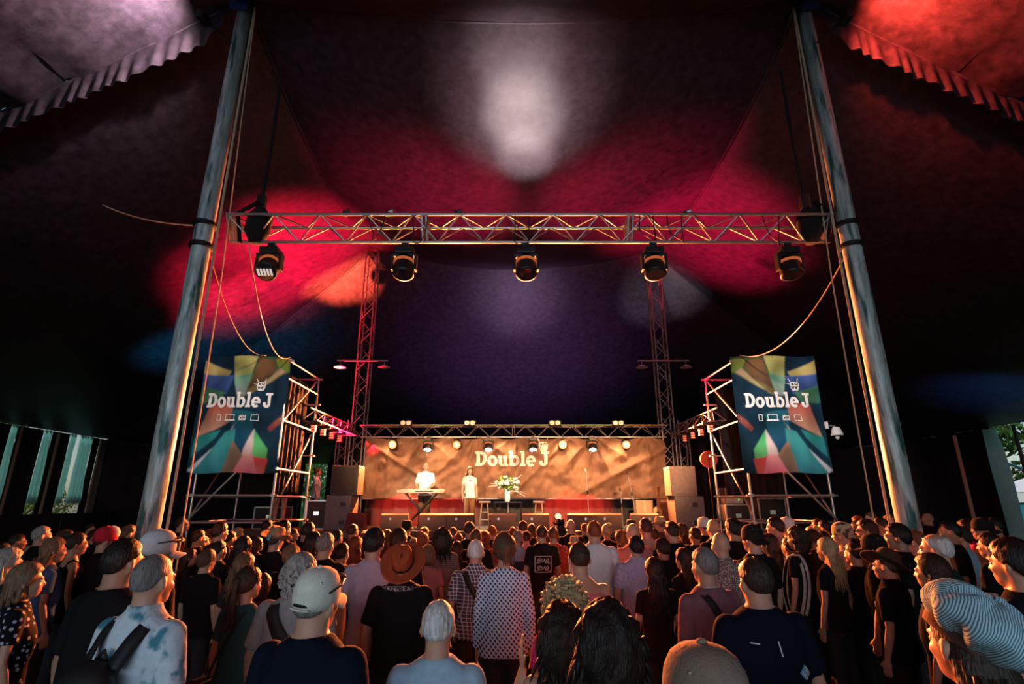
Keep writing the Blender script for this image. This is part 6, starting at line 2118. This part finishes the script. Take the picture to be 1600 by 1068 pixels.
# necklace and scarf
p = who('mauve shirt with shoulder strap')
q = MB(); q.tube([(.078 * math.cos(a), -.022 + .076 * math.sin(a), 1.492 - .012 * math.sin(a)) for a in [2 * PI * i / 30 for i in range(31)]], .005, 6)
q.build('necklace', mat('bead_pale', (.6, .5, .42), .4), p)
p = who('rust-orange felt hat')
q = MB()
puff(q, (0, -.02, 1.462), (.155, .125, .035), .18, 5, 2.0, 40, 14)
q.build('scarf', topmat('floral'), p, smooth=True)
p = who('fair curly hair behind')
q = MB(); q.ell((-.10, .03, 1.60), (.045, .05, .022)); q.build('hair_scarf', mat('scarf_violet', (.35, .06, .30), .6), p, smooth=True)

# backpacks, straps and bags
def strap_pts(side=1, b='m', back_x=.16, zl=1.0):
    """over one shoulder, across back and chest to the other hip"""
    s = side
    sc_ = {'m': 1, 'f': .88, 'w': 1.13}[b]
    pts = [(-s * back_x, -.165, zl), (-s * .07, -.160, 1.18), (s * .03, -.158, 1.32), (s * .085, -.128, 1.425), (s * .098, -.03, 1.472), (s * .09, .07, 1.43), (s * .02, .125, 1.30), (-s * .08, .145, 1.15), (-s * back_x, .14, zl)]
    return [Vector((x * sc_, y * sc_, z)) for x, y, z in pts]
def spline(P, n=6):
    out = []
    for i in range(len(P) - 1):
        p0, p1, p2, p3 = P[max(i - 1, 0)], P[i], P[i + 1], P[min(i + 2, len(P) - 1)]
        for k in range(n):
            t = k / n
            out.append(.5 * ((2 * p1) + (p2 - p0) * t + (2 * p0 - 5 * p1 + 4 * p2 - p3) * t * t + (3 * p1 - p0 - 3 * p2 + p3) * t ** 3))
    out.append(P[-1])
    return out
def ribbon(q, pts, wd, th=.004):
    rings = []
    for k, p in enumerate(pts):
        t = (pts[min(k + 1, len(pts) - 1)] - pts[max(k - 1, 0)]).normalized()
        out = Vector((p.x * .6, p.y + .02, max(0, p.z - 1.38) * 2)).normalized()
        s = t.cross(out).normalized()
        o = s.cross(t).normalized()
        rings.append([p + s * wd / 2 + o * th, p - s * wd / 2 + o * th, p - s * wd / 2 - o * th, p + s * wd / 2 - o * th])
    q.loft(rings)
def shoulder_bag(key, label, side, wd, col, b='m', bagcol=None, ringed=False):
    p = who(key)
    t = carried('shoulder_bag', label, 'bag', p)
    m_ = mat('bag_%02d%02d%02d' % tuple(int(c * 99) for c in col), col, .7)
    q = MB(); ribbon(q, spline(strap_pts(side, b)), wd); q.build('strap', m_, t, smooth=True)
    q = MB(); q.box((-side * .235 * (1.1 if b == 'w' else 1), -.02, .86), (.10, .30, .26)); q.build('pouch', m_, t, bevel=.02)
    if ringed:
        q = MB(); q.tube([(side * .03 + .028 * math.cos(a), -.172, 1.32 + .028 * math.sin(a)) for a in [2 * PI * i / 20 for i in range(21)]], .005, 6)
        q.build('buckle_ring', m_chrome, t)
    return t
shoulder_bag('white-haired man in dark plaid', 'black bag strap across the dark plaid shirt back', -1, .06, (.012, .012, .014))
shoulder_bag('coral vest', 'wide black bag strap over the coral vest', 1, .075, (.014, .012, .012))
shoulder_bag('mauve shirt with', 'dark bag strap down the back of the mauve shirt', -1, .05, (.014, .012, .012))
shoulder_bag('pale denim shirt', 'thin black bag strap across the pale denim shirt', -1, .018, (.012, .012, .014), 'f')
shoulder_bag('cropped silver hair', 'thin black bag strap across the pale blue t-shirt', 1, .014, (.012, .012, .014), 'f')
shoulder_bag('short curly grey hair and grey shirt', 'wide black bag strap with a metal ring over the grey shirt', -1, .085, (.012, .012, .014), 'w', ringed=True)
shoulder_bag('blue pinafore', 'thin dark bag strap over the blue pinafore', 1, .022, (.014, .012, .012), 'f')
# white shoulders beside the pinafore's straps
p = who('pale blue splattered shirt')
t = carried('backpack', 'black backpack on the pale blue splattered shirt', 'backpack', p)
mbp = mat('backpack_nylon', (.012, .012, .014), .55, spec=.4)
q = MB(); q.tube([(0, -.245, .93), (0, -.255, .98), (0, -.262, 1.12), (0, -.245, 1.27), (0, -.215, 1.325)], [.12, .15, .152, .125, .06], 22, flat=.62)
q.build('main_compartment', mbp, t, smooth=True)
q = MB(); q.tube([(0, -.335, .95), (0, -.345, 1.0), (0, -.342, 1.10), (0, -.325, 1.17)], [.08, .11, .11, .06], 18, flat=.35)
q.build('front_pocket', mbp, t, smooth=True)
q = MB(); q.tube([(-.10 * math.cos(a) , -.352 + .02 * math.sin(a), 1.09 + .085 * math.sin(a)) for a in [PI * i / 16 for i in range(17)]], .004, 6)
q.build('zip', m_cabgrey, t)
for s in (-1, 1):
    q = MB(); ribbon(q, spline([Vector((s * .08, -.21, 1.30)), Vector((s * .10, -.125, 1.42)), Vector((s * .108, -.03, 1.472)), Vector((s * .112, .07, 1.43)), Vector((s * .12, .12, 1.30)), Vector((s * .15, .10, 1.1)), Vector((s * .17, -.06, .98))]), .065, .006)
    q.build('shoulder_strap', mbp, t, smooth=True)
q = MB(); q.tube([(-.03, -.20, 1.33), (0, -.19, 1.365), (.03, -.20, 1.33)], .008, 6); q.build('grab_loop', mbp, t)
p = who('carrying tote bag')
t = carried('tote_bag', 'pale canvas tote bag with long straps, beside the stout navy shirt man', 'bag', p)
m_tote = mat('tote_canvas', (.55, .50, .46), .85, var=.2, vscale=10, bump=.3, bscale=60)
for dy in (-.02, .03):
    q = MB(); ribbon(q, spline([Vector((-.22, -.10 + dy, .88)), Vector((-.185, -.155 + dy, 1.12)), Vector((-.145, -.135 + dy, 1.34)), Vector((-.108, -.04 + dy, 1.468)), Vector((-.13, .07 + dy, 1.38)), Vector((-.18, .11 + dy, 1.1)), Vector((-.22, .06 + dy, .88))]), .03)
    q.build('strap', m_tote, t, smooth=True)
q = MB(); q.tube([(-.27, -.03, .50), (-.27, -.03, .54), (-.26, -.03, .75), (-.25, -.03, .90)], [.14, .165, .17, .16], 20, flat=.30)
q.build('sack', m_tote, t, smooth=True)

# phone held up by the person before the right mast, and a white mobile glow is absent
p = who('straw hat with black band')

# ------------------------------------------------------------------ people on and beside the stage
t = person('bald man in white t-shirt playing the stage keyboard, eyes down', kx + .02, 16.02, 1.80, PI, b='m', hair='bald', top='white', sl='short', pose='keys', z=1.5, legs='brown')
t.location.y = 15.98
t = person('woman singer in white top and tan trousers, long dark hair, standing at microphone', at(734, 760, 15.85).x, 15.85, 1.66, PI + .25, b='f', hair='long', hc='dark', top='white', sl='short', pose='stand', z=1.5, legs='tan', var=1)
q = MB(); q.tube([(.10 * math.cos(a) * .9, .02 + .12 * math.sin(a), 1.40 - .06 * math.sin(a)) for a in [2 * PI * i / 30 for i in range(31)]], .008, 6); q.build('necklace', m_black, t)
t = person('person with bare legs standing behind the left scaffold, lit orange', -6.2, 14.85, 1.74, .4, b='m', hair='short', hc='dark', top='black', sl='short', z=1.5, legbare=True)
t = person('pale-dressed person standing by the gap at the back left', -5.62, 15.82, 1.62, -1.2, b='f', hair='bun', hc='dark', top='lightblue', sl='short', z=1.5, legs='black')
